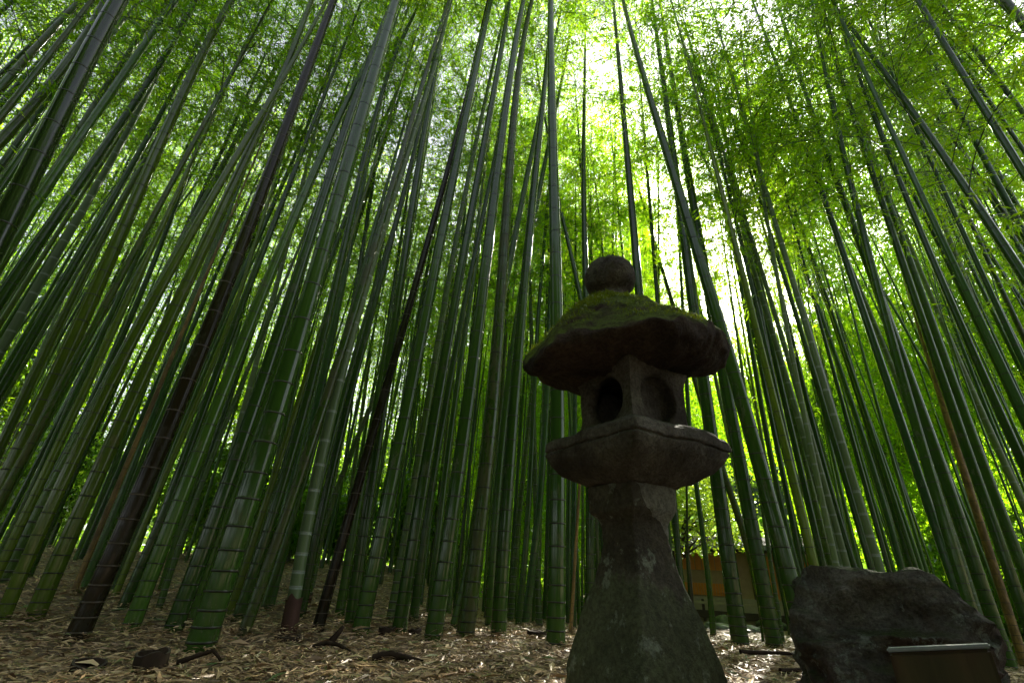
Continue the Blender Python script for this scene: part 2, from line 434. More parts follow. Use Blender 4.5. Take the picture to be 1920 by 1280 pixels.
o = obj('moss', moss_tufts(roof.data, 26000, 1.40, MAT['moss']), lan); o['kind'] = 'stuff'
# finial: neck and lobed ball
rp = [(1.650, .130), (1.725, .106), (1.768, .086), (1.788, .090), (1.800, .106), (1.828, .125), (1.872, .133), (1.914, .126), (1.952, .105), (1.980, .072), (1.996, .036), (2.000, .004)]
rg = [(z, h, 2.0, -.030, 0) for (z, h, q, _, _) in smooth_rings(rp, 5, 2)]
lob = lambda a, z: 1 - (.085*math.exp(-((((a-4.45+math.pi) % (2*math.pi))-math.pi)/.11)**2)*ss(1.79, 1.83, z) + .05*math.exp(-((((a-2.2+math.pi) % (2*math.pi))-math.pi)/.14)**2)*ss(1.79, 1.83, z))
V, Fq = loft(rg, 96, lob, .014, 5, fine=.005, seed=8); V[:, 2] -= .048
obj('finial', mesh_np('finial', V, Fq, st_dark), lan)

# ------------------------------------------------------------------ boulder beside the lantern
def boulder():
    cx, cy_ = 1.27, 1.77; az = math.atan2(cx, cy_)
    n = 220; lev = 110; V = []; Fq = []
    # outline of the top along the side-to-side axis
    xs = [-.36, -.30, -.26, -.12, .0, .08, .13, .17, .21, .27, .33, .40]
    zs = [.43, .485, .495, .490, .478, .476, .494, .500, .482, .405, .330, .16]
    top = lambda s: float(np.interp(s, xs, zs))
    for k in range(lev+1):
        f = k/lev
        for i in range(n):
            t = 2*math.pi*i/n; c_, s_ = math.cos(t), math.sin(t)
            q = 3.2; dd = (abs(c_)**q+abs(s_)**q)**(-1/q)
            sh = 1.0 if f < .75 else math.sqrt(max(0.0, 1-((f-.75)/.25)**2.2))
            sx = (.05 + .30*dd*c_*sh) if c_ > 0 else (.05 + .395*dd*c_*sh)
            sy = .27*dd*s_*sh*(1-.12*min(f, .75))
            zt = top(sx)
            z = -.08 + (zt+.08)*min(1.0, f/.80) if f < .80 else zt
            fl = 1+(.42 if c_ < 0 else .16)*(1-min(1, f/.7))
            V.append((sx*.665*fl+.035-.03*(fl-1), sy*fl, z))
    for k in range(lev):
        for i in range(n):
            a = k*n+i; b = k*n+(i+1) % n; Fq.append((a, b, b+n, a+n))
    out = []
    for p in V:
        v_ = Vector(p)
        d = Vector((noise.noise(v_*4.5), noise.noise(v_*4.5+Vector((3, 9, 1))), noise.noise(v_*4.5+Vector((7, 1, 6)))))*.045
        rdg = noise.ridged_multi_fractal(v_*Vector((3.2, 3.2, 6.5))+Vector((2, 2, 2)), 1.0, 2.1, 7, 1.0, 2.0)
        nrm = Vector((p[0]-.05, p[1]*1.5, .15)).normalized()
        damp = .4 if p[2] > .44 else 1.0
        out.append(tuple(v_ + d*damp + nrm*(rdg-1.1)*.055*damp + Vector((noise.noise(v_*17), noise.noise(v_*17+Vector((4, 4, 1))), noise.noise(v_*17+Vector((1, 7, 2)))))*.007))
    M = stone_mat('boulder_stone', (.110, .102, .084), (.260, .250, .210), (.044, .036, .028), (.32, .36, .30), .42, moss=(.060, .085, .024), moss_lo=.45, moss_hi=1.1, red=(.080, .046, .030), scale=9)
    o = obj('boulder', mesh_np('boulder', np.array(out), np.array(Fq), M), loc=(cx, cy_, gz(cx, cy_)))
    o.rotation_euler = (0, 0, -az)
    tag(o, 'large dark flat topped boulder right of the stone lantern', 'boulder')
boulder()
# a curved green bamboo leaf lying against the boulder
def box_mesh(name, sx, sy, sz, mat, bev=.004, seg=2):
    bm = bmesh.new(); bmesh.ops.create_cube(bm, size=1)
    for v in bm.verts: v.co = Vector((v.co.x*sx, v.co.y*sy, v.co.z*sz+sz/2))
    if bev: bmesh.ops.bevel(bm, geom=bm.edges[:], offset=bev, segments=seg, affect='EDGES')
    me = bpy.data.meshes.new(name); bm.to_mesh(me); bm.free(); me.materials.append(mat); return me
# weathered board low in the right corner
def board():
    M = Mt('weathered_board'); v = M.coords((30, 30, 2.2)); n = M.noise(1, 6, v, .65); m = M.noise(5, 4, M.coords())
    c_ = M.mix(M.maprange(n, .35, .65), (.034, .030, .012), (.066, .048, .020))
    c_ = M.mix(M.maprange(m, .42, .6), c_, (.062, .026, .014)); M.base(c_); M.rough(.6); M.bump(n, .003)
    M.b.inputs['Specular IOR Level'].default_value = .15
    r_ = empty('wooden_board', (.762, .930, gz(.76, .93)+.008), -R(41))
    tag(r_, 'weathered brown board standing in front of the dark boulder', 'board')
    me = box_mesh('plank', .138, .026, .345, M.m, .004)
    for vtx in me.vertices:
        if vtx.co.z > .2: vtx.co.z += .003*noise.noise(vtx.co*20) + .16*vtx.co.x
    obj('plank', me, r_)
    me = box_mesh('cap_strip', .142, .030, .006, plain('board_cap', (.14, .15, .14), (.24, .26, .25), 20, .6), .002)  # strip coloured pale for skylight on the plank's top edge
    for vtx in me.vertices: vtx.co.z += .346 + .16*vtx.co.x
    obj('cap_strip', me, r_)
board()

# ------------------------------------------------------------------ stumps, fallen sticks
def tube(path, rad, n=8, mat=None, name='tube', closed=True):
    V = []; Fq = []; P = [Vector(p) for p in path]
    for k, p in enumerate(P):
        d = (P[min(k+1, len(P)-1)]-P[max(k-1, 0)]).normalized()
        a = d.cross(Vector((.3, .2, 1)) if abs(d.z) < .9 else Vector((1, 0, 0))).normalized(); b = d.cross(a)
        for i in range(n):
            t = 2*math.pi*i/n; q = p + (a*math.cos(t)+b*math.sin(t))*rad[k]; V.append(tuple(q))
    for k in range(len(P)-1):
        for i in range(n): Fq.append((k*n+i, k*n+(i+1) % n, (k+1)*n+(i+1) % n, (k+1)*n+i))
    for e in (0, (len(P)-1)*n):
        c0 = len(V); V.append(tuple(P[0 if e == 0 else -1]))
        for i in range(0, n, 2): Fq.append((c0, e+i, e+(i+1) % n, e+(i+2) % n))
    return mesh_np(name, np.array(V), np.array(Fq), mat)
MAT['stump'] = plain('old_stump', (.016, .011, .008), (.044, .030, .020), 22, .8, (1, 1, .3), .004, spec=.05)
MAT['stump_cut'] = plain('stump_cut', (.03, .022, .016), (.06, .045, .03), 30, .7)
def stump(x, y, rad, h, label, tilt=0.0, az=0.0):
    r_ = empty('bamboo_stump', (x, y, gz(x, y)-.02)); tag(r_, label, 'stump', 'cut bamboo stumps on the grove floor')
    n = 22; V = []; Fq = []
    prof = [(rad*1.12, -.02), (rad*1.05, h*.25), (rad*1.08, h*.32), (rad*1.0, h*.36), (rad, h), (rad*.84, h+.001), (rad*.78, h*.86), (rad*.01, h*.80)]
    for (q, z) in prof:
        for i in range(n):
            t = 2*math.pi*i/n; jag = .25*h*noise.noise(Vector((math.cos(t)*1.2, math.sin(t)*1.2, x*7)))*(1 if z > h*.4 else 0)
            V.append((q*math.cos(t)*(1+.05*math.sin(3*t+x)), q*math.sin(t), z+jag))
    for k in range(len(prof)-1):
        for i in range(n): Fq.append((k*n+i, k*n+(i+1) % n, (k+1)*n+(i+1) % n, (k+1)*n+i))
    mi = [0]*((len(prof)-1)*n)
    for k in (4,):
        for i in range(n): mi[k*n+i] = 1
    o = obj('stump_wall', mesh_np('stump_wall', np.array(V), np.array(Fq), [MAT['stump'], MAT['stump_cut']], midx=mi), r_)
    r_.rotation_euler = (tilt*math.cos(az), tilt*math.sin(az), 0)
stump(-1.50, 2.42, .064, .080, 'dark cut bamboo stump on the leaf litter at lower left, the taller of two', .10, 0)
stump(-1.70, 2.33, .060, .045, 'low rotten dark bamboo stump lying lowest in the left corner', .18, 1)
stump(-.78, 3.77, .058, .06, 'small dark stump between culm bases left of the centre')
stump(-.60, 3.86, .050, .05, 'small stump just right of a pale ringed culm base')
stump(.34, 4.7, .09, .05, 'flat dark stump on the litter left of the lantern foot')
stump(-1.30, 3.36, .075, .03, 'dark ring stump under the grey culm with brown sheath')
def stick(pts, r_, label, name='fallen_stick'):
    path = [(x, y, gz(x, y)+z) for x, y, z in pts]; m = len(path)
    P = []; 
    for k in range(m-1):
        for j in range(5):
            t = j/5; P.append(tuple(path[k][i]*(1-t)+path[k+1][i]*t + (.004*noise.noise(Vector((k+t, i*3, label.__len__())))) for i in range(3)))
    P.append(path[-1]); rr = [r_*(1-.55*k/len(P))*(1+.2*noise.noise(Vector((k*.8, 1, 2)))) for k in range(len(P))]
    o = obj(name, tube(P, rr, 8, MAT['stump'], name)); tag(o, label, 'stick', 'dark sticks lying on the leaf litter')
stick([(-1.42, 2.47, .012), (-1.36, 2.50, .035), (-1.30, 2.52, .055), (-1.24, 2.50, .02)], .012, 'curved black stick arching off the litter right of the tall stump')
stick([(-1.03, 3.05, .01), (-.96, 3.06, .03), (-.88, 3.02, .03), (-.80, 2.98, .008)], .014, 'dark crooked stick on the litter below the dark brown culm base')
stick([(-1.00, 3.24, .0), (-.97, 3.27, .05), (-.95, 3.29, .085)], .022, 'short black shard sticking up out of the litter')
stick([(-.62, 2.75, .015), (-.54, 2.76, .035), (-.46, 2.74, .03), (-.37, 2.76, .01)], .022, 'thick dark log lying nearest the camera left of the lantern')
stick([(1.55, 3.0, .01), (1.75, 3.05, .015), (2.0, 3.12, .01)], .014, 'thin stick on the pale litter between lantern and boulder')
stick([(1.75, 3.9, .02), (2.05, 3.95, .03), (2.3, 4.0, .02)], .016, 'reddish stick lying across the culm base right of the lantern')
# ------------------------------------------------------------------ leaves
def leaf_quads(b, d, L, w, droop=.0):
    """diamond leaves from base points b along d"""
    n = len(b); rv = rng.normal(0, 1, (n, 3)); s = np.cross(d, rv); s /= np.linalg.norm(s, axis=1)[:, None]+1e-9
    L = L[:, None]; w = w[:, None]*.5
    m = b + d*L*.42; tip = b + d*L; tip[:, 2] -= droop*L[:, 0]
    return np.stack([b, m+s*w, tip, m-s*w], 1).reshape(-1, 3)
def unit(a): return a/(np.linalg.norm(a, axis=1)[:, None]+1e-9)
def bamboo_crown(seed, Lc=6.5, lmax=1.5, dens_=1.0):
    """plumes of leaves on thin paired branches, along a culm top of length Lc"""
    g = np.random.default_rng(seed)
    LB, LD = [], []; segs = [(np.array([0, 0, -.2]), np.array([0, 0, Lc+.2]), .008)]
    z = 0.0; k = 0
    while z < Lc:
        f = z/Lc
        rl = lmax*(.50+.75*min(1, f*3))*(1-.72*max(0, f-.25)/.75)
        az0 = g.uniform(0, 2*math.pi)
        for side in (0, 1):
            if g.random() < (.35 if f < .15 else .06): continue
            az = az0+side*(math.pi*.75+g.normal(0, .3)); l = rl*g.uniform(.6, 1.2); el = R(g.uniform(20, 52))
            p = np.array([0, 0, z]); pts = [p.copy()]
            nst = 7
            for j in range(nst):
                e = el - R(62)*(j/nst)**1.3
                p = p + np.array([math.cos(az)*math.cos(e), math.sin(az)*math.cos(e), math.sin(e)])*l/nst
                pts.append(p.copy())
            for a, b in zip(pts, pts[1:]): segs.append((a, b, .006*(1-.5*f)))
            ntw = max(3, int(l*9*dens_))
            for q in range(ntw):
                t = g.uniform(.22, 1.0)*nst; i = min(nst-1, int(t)); pp = pts[i]*(1-(t-i))+pts[i+1]*(t-i)
                td = np.array([math.cos(az), math.sin(az), 0])*.5+g.normal(0, .6, 3); td[2] = td[2]*.5-.05; td /= np.linalg.norm(td)
                tl = g.uniform(.18, .48); e = pp+td*tl
                segs.append((pp, e, .0022))
                nl = int(g.integers(6, 12))
                tt = g.uniform(.35, 1.05, nl)[:, None]
                LB.append(pp+td*tl*tt + g.normal(0, .018, (nl, 3)))
                dd = td[None]*.6+g.normal(0, .6, (nl, 3)); dd[:, 2] -= .30
                LD.append(dd)
        z += g.uniform(.26, .38); k += 1
    B = np.concatenate(LB); Dd = unit(np.concatenate(LD)); n = len(B)
    P = leaf_quads(B, Dd, g.uniform(.080, .140, n), g.uniform(.016, .025, n), .12)
    tint = np.repeat(np.clip(g.normal(.5, .25, n) + .15*np.sin(B[:, 2]*3+B[:, 0]*2), 0, 1), 4)
    leaf = mesh_np('foliage', P, np.arange(4*n).reshape(-1, 4), MAT['leaf'], tint, smooth=False)
    V = []; Fq = []
    for a, b, r_ in segs:
        d = (b-a)/(np.linalg.norm(b-a)+1e-9); s = np.cross(d, (.21, .33, .9)); s /= np.linalg.norm(s)+1e-9; t = np.cross(d, s)
        o = len(V)
        for e, rr in ((a, r_), (b, r_*.75)):
            for j in range(3):
                c_ = 2*math.pi*j/3; V.append(e+(s*math.cos(c_)+t*math.sin(c_))*rr)
        for j in range(3): Fq.append((o+j, o+(j+1) % 3, o+3+(j+1) % 3, o+3+j))
    br = mesh_np('branches', np.array(V), np.array(Fq), MAT['branch'])
    return leaf, br
CROWNS = [bamboo_crown(s_, L_, m_) for s_, L_, m_ in ((1, 6.5, 1.5), (2, 6.0, 1.7), (3, 7.2, 1.4), (4, 6.6, 1.6), (5, 5.6, 1.35))]
CROWNS += [bamboo_crown(11, 6.5, 1.5, .72), bamboo_crown(12, 6.0, 1.6, .72)]
CL = [6.5, 6.0, 7.2, 6.6, 5.6, 6.5, 6.0]

# ------------------------------------------------------------------ bamboo culms
NODE = {'dark': ('node_dark', 'bloom'), 'brown': ('node_brown', 'node_brown'), 'tan': ('node_brown', 'node_brown'), 'pale': ('node_pale', 'bloom'), 'powder': ('node_pale', 'bloom_pale')}
def culm_mesh(fx, fy, H, dia, tone, sides, g, tight=1.0, z_start=-.06):
    mats = [MAT['culm_'+tone]] + [MAT[q] for q in NODE.get(tone, ('node_dark', 'bloom'))]
    zs = [z_start]; mi = []
    z = .03; s_ = .068*tight; r0 = dia*1.05/2
    tags = [0.0]
    prof = []
    first = True
    rr = [(z_start, 1.0)]
    bands = []
    while z < H-.3:
        hh = max(.0022, dia*.035) if True else 0
        for dz, k, b in ((-.16*dia-.003, 1.0, 0), (-.050*dia, 1.0, 2 if tone in ('pale', 'powder') else 0), (-.034*dia, 1.001, 0), (-.026*dia, 1.028, 1), (.018*dia, 1.024, 1), (.040*dia, .986, 2), (.060*dia, .996, 0), (.090*dia, .998, 0)):
            zz = z+dz
            if zz <= rr[-1][0]+1e-4: zz = rr[-1][0]+.001
            rr.append((zz, k)); bands.append(b)
        z += s_*g.uniform(.92, 1.08); s_ = min(.28*(.75+dia*2), s_*1.10+.003)
    rr.append((H, 1.0)); bands.append(0)
    n = sides; V = np.zeros((len(rr)*n, 3)); ang = np.arange(n)*2*math.pi/n
    flip = 0
    for q, (zz, k) in enumerate(rr):
        zc = max(zz, 0)
        r_ = r0*(.90+.10*math.exp(-zc/.25))*max(.10, 1-.80*(zc/H)**1.7)*k
        V[q*n:(q+1)*n, 0] = fx(zc)+r_*np.cos(ang); V[q*n:(q+1)*n, 1] = fy(zc)+r_*np.sin(ang); V[q*n:(q+1)*n, 2] = zz
    m = len(rr)-1
    i = np.arange(n); F_ = np.concatenate([np.stack([q*n+i, q*n+(i+1) % n, (q+1)*n+(i+1) % n, (q+1)*n+i], 1) for q in range(m)])
    mid = np.repeat(np.array(bands[:m]), n)
    return mesh_np('culm', V, F_, mats, midx=mid)
ORD = ['first', 'second', 'third', 'fourth', 'fifth', 'sixth', 'seventh', 'eighth', 'ninth', 'tenth', 'eleventh', 'twelfth', 'thirteenth', 'fourteenth', 'fifteenth', 'sixteenth', 'seventeenth', 'eighteenth', 'nineteenth', 'twentieth']
TW = {'dark': 'glossy blackish green', 'deep': 'dark green', 'green': 'mid green', 'olive': 'olive green', 'yellow': 'yellow green', 'lit': 'slim yellow green', 'brown': 'blackish brown', 'mottle': 'brown stained green', 'pale': 'green pale ringed', 'powder': 'powdery grey green', 'bluish': 'bluish green', 'tan': 'dry tan'}
CULMS = [
    ('dark', 0, 0.15, -3.45, 2.58, -456, 191, [(-0.06, -0.09, 2.58), (-0.1, -0.14, 3.24), (-0.13, -0.19, 3.93), (-0.17, -0.24, 4.78)]),
    ('yellow', 0, 0.14, -4.22, 4.06, -100, 403, [(-0.0, -0.0, 0.93), (-0.0, -0.0, 1.22), (-0.03, -0.03, 2.24), (-0.06, -0.06, 3.09), (-0.1, -0.1, 4.02), (-0.11, -0.11, 4.52), (-0.15, -0.15, 5.93), (-0.17, -0.18, 7.59)]),
    ('yellow', 1, 0.078, -3.0, 3.27, 2, 579, [(-0.02, -0.02, 0.17), (-0.03, -0.03, 0.55), (-0.01, -0.01, 1.1), (0.01, 0.01, 1.79), (0.06, 0.05, 2.8), (0.09, 0.08, 3.65), (0.16, 0.14, 5.0), (0.28, 0.25, 7.07)]),
    ('olive', 1, 0.105, -2.96, 3.44, 62, 561, [(0.01, 0.01, 0.19), (-0.0, -0.0, 0.71), (0.01, 0.01, 1.26), (0.03, 0.02, 2.11), (0.04, 0.03, 2.86), (0.06, 0.05, 3.67), (0.07, 0.06, 4.25), (0.07, 0.06, 6.64)]),
    ('brown', 1, 0.111, -2.29, 2.98, 143, 604, [(0.02, 0.02, 0.31), (0.04, 0.03, 0.88), (0.04, 0.03, 1.63), (0.05, 0.04, 2.56), (0.04, 0.03, 3.63), (0.06, 0.05, 4.5), (0.04, 0.03, 6.25)]),
    ('green', 1, 0.096, -2.27, 3.35, 246, None, [(0.02, 0.01, 0.31), (0.03, 0.02, 0.71), (0.05, 0.03, 1.42), (0.06, 0.04, 2.28), (0.1, 0.07, 3.14), (0.17, 0.11, 3.81), (0.23, 0.15, 4.97), (0.33, 0.21, 6.11)]),
    ('deep', 1, 0.109, -2.03, 3.39, 323, None, [(-0.01, -0.0, 0.33), (0.03, 0.01, 0.77), (0.06, 0.03, 1.34), (0.07, 0.04, 2.02), (0.1, 0.06, 2.81), (0.1, 0.05, 3.94), (0.11, 0.06, 5.04), (0.17, 0.1, 6.42)]),
    ('deep', 1, 0.146, -1.58, 2.92, 375, 724, [(0.01, 0.0, 0.21), (0.02, 0.01, 0.66), (0.03, 0.02, 1.38), (0.05, 0.02, 2.33), (0.06, 0.03, 3.39), (0.05, 0.03, 4.86), (0.07, 0.04, 6.21)]),
    ('mottle', 1, 0.075, -1.6, 3.41, 454, 822, [(0.01, 0.01, 0.18), (0.06, 0.03, 0.51), (0.11, 0.05, 1.01), (0.16, 0.07, 1.93), (0.23, 0.1, 3.05), (0.3, 0.14, 4.19), (0.38, 0.17, 5.73), (0.48, 0.22, 7.42)]),
    ('deep', 1, 0.087, -1.93, 3.96, 445, 760, [(0.06, 0.03, 0.46), (0.09, 0.04, 1.12), (0.08, 0.03, 2.19), (0.04, 0.01, 3.45), (0.07, 0.03, 4.84), (0.15, 0.05, 7.41)]),
    ('lit', 1, 0.055, -2.08, 4.13, 431, None, [(0.0, 0.0, 0.23), (0.05, 0.02, 0.64), (0.06, 0.03, 1.11), (0.07, 0.03, 1.81)]),
    ('pale', 1, 0.049, -2.7, 4.23, 297, None, [(-0.0, -0.0, 0.34), (0.02, 0.01, 1.03), (0.05, 0.03, 1.95), (0.14, 0.09, 3.25), (0.2, 0.12, 4.53)]),
    ('powder', 1, 0.088, -1.39, 3.59, 541, None, [(-0.02, -0.01, 0.33), (-0.03, -0.01, 0.75), (-0.03, -0.01, 1.52), (-0.02, -0.01, 2.51), (0.08, 0.03, 3.78), (0.24, 0.09, 6.42)]),
    ('tan', 1, 0.05, -3.74, 4.63, 136, None, [(-0.01, -0.01, 0.28), (0.0, 0.0, 0.79), (0.01, 0.01, 1.39), (0.01, 0.01, 2.41)]),
    ('bluish', 1, 0.056, -3.8, 4.8, 154, None, [(-0.0, -0.0, 0.64), (-0.0, -0.0, 1.62), (-0.02, -0.01, 2.47), (-0.04, -0.03, 3.74)]),
    ('lit', 1, 0.056, -3.37, 4.63, 215, None, [(0.01, 0.01, 0.45), (0.04, 0.03, 1.2), (0.07, 0.05, 1.95), (0.08, 0.06, 3.4)]),
    ('deep', 1, 0.076, -2.9, 4.11, 230, None, [(0.04, 0.03, 0.54), (0.04, 0.02, 1.04), (0.06, 0.04, 1.85), (0.07, 0.04, 3.02)]),
    ('green', 1, 0.068, -2.1, 3.66, 354, None, [(0.01, 0.0, 0.36), (0.03, 0.02, 1.09), (0.07, 0.04, 1.9), (0.11, 0.06, 2.87)]),
    ('green', 1, 0.066, -2.0, 4.51, 493, None, [(0.04, 0.02, 0.46), (0.07, 0.03, 1.17), (0.12, 0.05, 2.25), (0.18, 0.08, 4.18)]),
    ('deep', 1, 0.081, -1.62, 4.35, 562, None, [(-0.01, -0.0, 0.65), (0.01, 0.0, 1.48), (0.05, 0.02, 2.44), (0.11, 0.04, 3.85), (0.19, 0.07, 6.1)]),
    ('pale', 1, 0.058, -1.72, 4.73, 575, None, [(-0.0, -0.0, 0.36), (-0.0, -0.0, 0.71), (0.07, 0.02, 1.14), (0.17, 0.06, 1.72), (0.24, 0.08, 2.04), (0.41, 0.14, 3.04)]),
    ('brown', 1, 0.081, -1.26, 3.76, 597, None, [(0.05, 0.02, 0.6), (0.11, 0.03, 1.19), (0.2, 0.06, 2.14), (0.32, 0.1, 3.53), (0.42, 0.13, 4.51), (0.56, 0.18, 6.64)]),
    ('deep', 1, 0.095, -1.1, 3.98, 656, 830, [(-0.01, -0.0, 0.51), (-0.04, -0.01, 1.12), (-0.02, -0.01, 1.66), (-0.09, -0.03, 3.32), (-0.11, -0.04, 5.71), (-0.11, -0.04, 7.33)]),
    ('deep', 1, 0.117, -0.95, 3.71, 676, 908, [(0.06, 0.01, 0.54), (0.07, 0.02, 1.51), (0.13, 0.03, 2.54), (0.2, 0.04, 4.42), (0.31, 0.07, 6.06), (0.4, 0.09, 7.95)]),
    ('pale', 1, 0.083, -0.9, 4.45, 732, None, [(0.02, 0.0, 0.55), (0.05, 0.01, 1.26), (0.09, 0.02, 2.38), (0.14, 0.03, 3.7), (0.24, 0.05, 5.41)]),
    ('deep', 1, 0.104, -0.71, 3.84, 747, 944, [(0.03, 0.01, 0.51), (0.06, 0.01, 1.29), (0.1, 0.02, 2.61), (0.21, 0.04, 3.92), (0.3, 0.05, 5.72), (0.43, 0.07, 8.21)]),
    ('deep', 1, 0.083, -0.75, 4.68, 775, None, [(0.03, 0.0, 0.74), (0.07, 0.01, 2.33), (0.21, 0.03, 3.63), (0.3, 0.04, 4.88)]),
    ('green', 1, 0.079, -0.69, 5.31, 806, None, [(0.0, 0.0, 0.81), (0.03, 0.0, 2.37), (0.08, 0.01, 3.4), (0.17, 0.02, 5.05)]),
    ('deep', 1, 0.121, -0.44, 3.65, 811, 971, [(0.06, 0.01, 0.58), (0.06, 0.01, 1.32), (0.11, 0.01, 2.09), (0.17, 0.02, 3.42), (0.22, 0.02, 5.24), (0.35, 0.03, 7.42)]),
    ('green', 1, 0.099, -0.37, 4.54, 853, None, [(0.06, 0.0, 0.31), (0.12, 0.01, 1.08), (0.16, 0.01, 1.87), (0.27, 0.02, 3.6)]),
    ('mottle', 1, 0.136, -0.25, 4.04, 872, 988, [(0.09, 0.0, 0.52), (0.08, 0.0, 1.32), (0.09, -0.0, 2.2), (0.1, -0.0, 3.61), (0.15, -0.01, 5.7), (0.31, -0.01, 8.5)]),
    ('green', 1, 0.111, -0.09, 5.58, 919, 1068, [(-0.0, -0.0, 0.63), (-0.04, -0.0, 1.65), (0.04, -0.0, 2.34), (0.29, -0.0, 4.53), (0.58, -0.0, 7.48), (1.14, -0.0, 11.75)]),
    ('deep', 1, 0.125, -0.0, 4.34, 934, 1030, [(0.02, -0.0, 0.64), (0.06, -0.0, 2.1), (0.11, -0.0, 3.68), (0.24, -0.0, 5.61), (0.39, -0.0, 8.53)]),
    ('deep', 1, 0.129, 0.38, 3.57, 1042, 1034, [(0.02, -0.0, 0.28), (0.02, -0.0, 0.81), (0.01, -0.0, 1.78), (0.0, -0.0, 2.98), (-0.01, -0.0, 4.07), (-0.06, 0.0, 7.58)]),
    ('pale', 1, 0.11, 0.2, 9.12, 957, None, [(0.05, -0.0, 1.36), (0.26, -0.01, 3.79), (0.37, -0.01, 5.87), (0.43, -0.02, 7.59)]),
    ('green', 1, 0.093, 0.26, 7.15, 972, None, [(0.1, -0.0, 1.57), (0.15, -0.01, 3.46), (0.21, -0.01, 5.13)]),
    ('bluish', 1, 0.124, 0.35, 7.3, 983, None, [(0.16, -0.01, 1.35), (0.28, -0.02, 3.38), (0.33, -0.02, 5.24)]),
    ('green', 1, 0.082, 0.54, 8.18, 1001, None, [(0.06, -0.0, 1.8), (0.12, -0.01, 3.51)]),
    ('deep', 1, 0.123, 0.96, 11.17, 1021, None, [(0.07, -0.01, 2.97), (0.07, -0.01, 5.63)]),
    ('deep', 0, 0.115, 0.93, 5.44, 1106, None, [(0.02, -0.0, 0.82), (0.07, -0.01, 2.16), (0.08, -0.02, 4.53), (0.14, -0.03, 7.33)]),
    ('tan', 1, 0.036, 0.71, 5.28, 1069, None, [(0.06, -0.01, 0.79), (0.14, -0.02, 1.59)]),
    ('deep', 0, 0.12, 1.49, 4.74, 1251, 1154, [(0.04, -0.01, 3.63), (0.07, -0.02, 5.14), (0.07, -0.02, 6.18), (0.07, -0.02, 7.73), (0.09, -0.03, 10.04)]),
    ('deep', 0, 0.06, 2.62, 7.72, 1275, None, [(0.24, -0.1, 5.63), (0.43, -0.17, 7.77), (0.67, -0.27, 11.13)]),
    ('green', 0, 0.08, 1.24, 5.31, 1168, None, [(-0.31, 0.05, 3.9), (-0.44, 0.07, 4.72), (-0.59, 0.09, 5.61)]),
    ('deep', 1, 0.165, 2.38, 5.28, 1388, 1229, [(0.0, -0.0, 0.56), (-0.02, 0.01, 1.07), (0.02, -0.01, 1.94), (0.07, -0.03, 3.68), (0.07, -0.04, 4.65), (0.09, -0.04, 6.97), (0.16, -0.08, 11.14)]),
    ('deep', 0, 0.14, 2.33, 4.04, 1518, 1184, [(-0.01, 0.01, 0.51), (-0.02, 0.01, 0.82), (-0.06, 0.03, 1.48), (-0.14, 0.08, 2.24), (-0.19, 0.11, 3.07), (-0.32, 0.18, 4.55), (-0.46, 0.26, 6.5), (-0.68, 0.38, 9.44)]),
    ('deep', 1, 0.17, 2.96, 5.75, 1453, 1246, [(0.01, -0.0, 0.54), (-0.0, 0.0, 1.6), (-0.05, 0.02, 3.04), (-0.02, 0.01, 4.95), (-0.03, 0.01, 6.24), (-0.01, -0.0, 8.67), (0.02, -0.02, 12.28)]),
    ('green', 1, 0.087, 3.17, 7.89, 1337, None, [(0.04, -0.02, 1.27), (0.04, -0.02, 2.15), (0.08, -0.03, 3.56)]),
    ('dark', 0, 0.06, 4.1, 11.31, 1297, None, [(0.03, -0.01, 0.63), (0.24, -0.09, 2.94), (0.41, -0.16, 4.98)]),
    ('green', 0, 0.1, 3.64, 10.19, 1291, None, [(-0.02, 0.01, 0.81), (-0.05, 0.02, 1.57), (-0.05, 0.02, 2.82)]),
    ('mottle', 0, 0.11, 3.6, 7.2, 1437, None, [(-0.0, 0.0, 0.24), (-0.02, 0.01, 1.23), (-0.15, 0.07, 2.06), (-0.27, 0.13, 2.98)]),
    ('powder', 0, 0.09, 4.22, 8.4, 1438, None, [(-0.0, 0.0, 0.18), (-0.01, 0.0, 1.7), (-0.04, 0.02, 3.02)]),
    ('deep', 0, 0.09, 4.19, 6.96, 1540, None, [(-0.02, 0.01, 1.02), (-0.06, 0.04, 1.8), (-0.11, 0.07, 3.02), (-0.14, 0.08, 4.46), (0.05, -0.04, 6.98), (-0.2, 0.07, 8.7)]),
    ('deep', 0, 0.1, 4.19, 6.7, 1564, None, [(-0.02, 0.01, 1.23), (-0.04, 0.03, 2.2), (0.04, -0.03, 4.23), (0.04, -0.03, 5.51), (0.05, -0.04, 8.45)]),
    ('deep', 0, 0.1, 4.42, 6.89, 1580, None, [(-0.01, 0.0, 1.04), (-0.02, 0.01, 2.04), (0.01, -0.01, 4.28), (0.03, -0.02, 5.43), (0.01, -0.01, 7.99), (0.1, -0.07, 11.33)]),
    ('powder', 0, 0.1, 4.19, 6.21, 1614, None, [(-0.0, 0.0, 0.97), (-0.01, 0.01, 1.84), (-0.05, 0.03, 2.95), (-0.11, 0.07, 4.43), (-0.16, 0.11, 6.43)]),
    ('deep', 0, 0.09, 5.19, 7.22, 1659, None, [(-0.05, 0.03, 1.2), (-0.15, 0.1, 2.43), (-0.08, 0.05, 4.7), (-0.11, 0.06, 6.35), (-0.16, 0.09, 8.82)]),
    ('deep', 0, 0.12, 4.77, 6.35, 1693, None, [(0.0, -0.0, 0.97), (0.0, -0.0, 2.02), (-0.03, 0.02, 3.79), (-0.04, 0.03, 5.47), (-0.16, 0.12, 8.27), (-0.39, 0.29, 10.93)]),
    ('bluish', 0, 0.1, 6.28, 7.91, 1735, None, [(0.01, -0.01, 1.23), (0.04, -0.03, 2.59), (0.04, -0.03, 4.25), (-0.05, 0.04, 6.35), (-0.18, 0.14, 9.24), (-0.32, 0.25, 12.43)]),
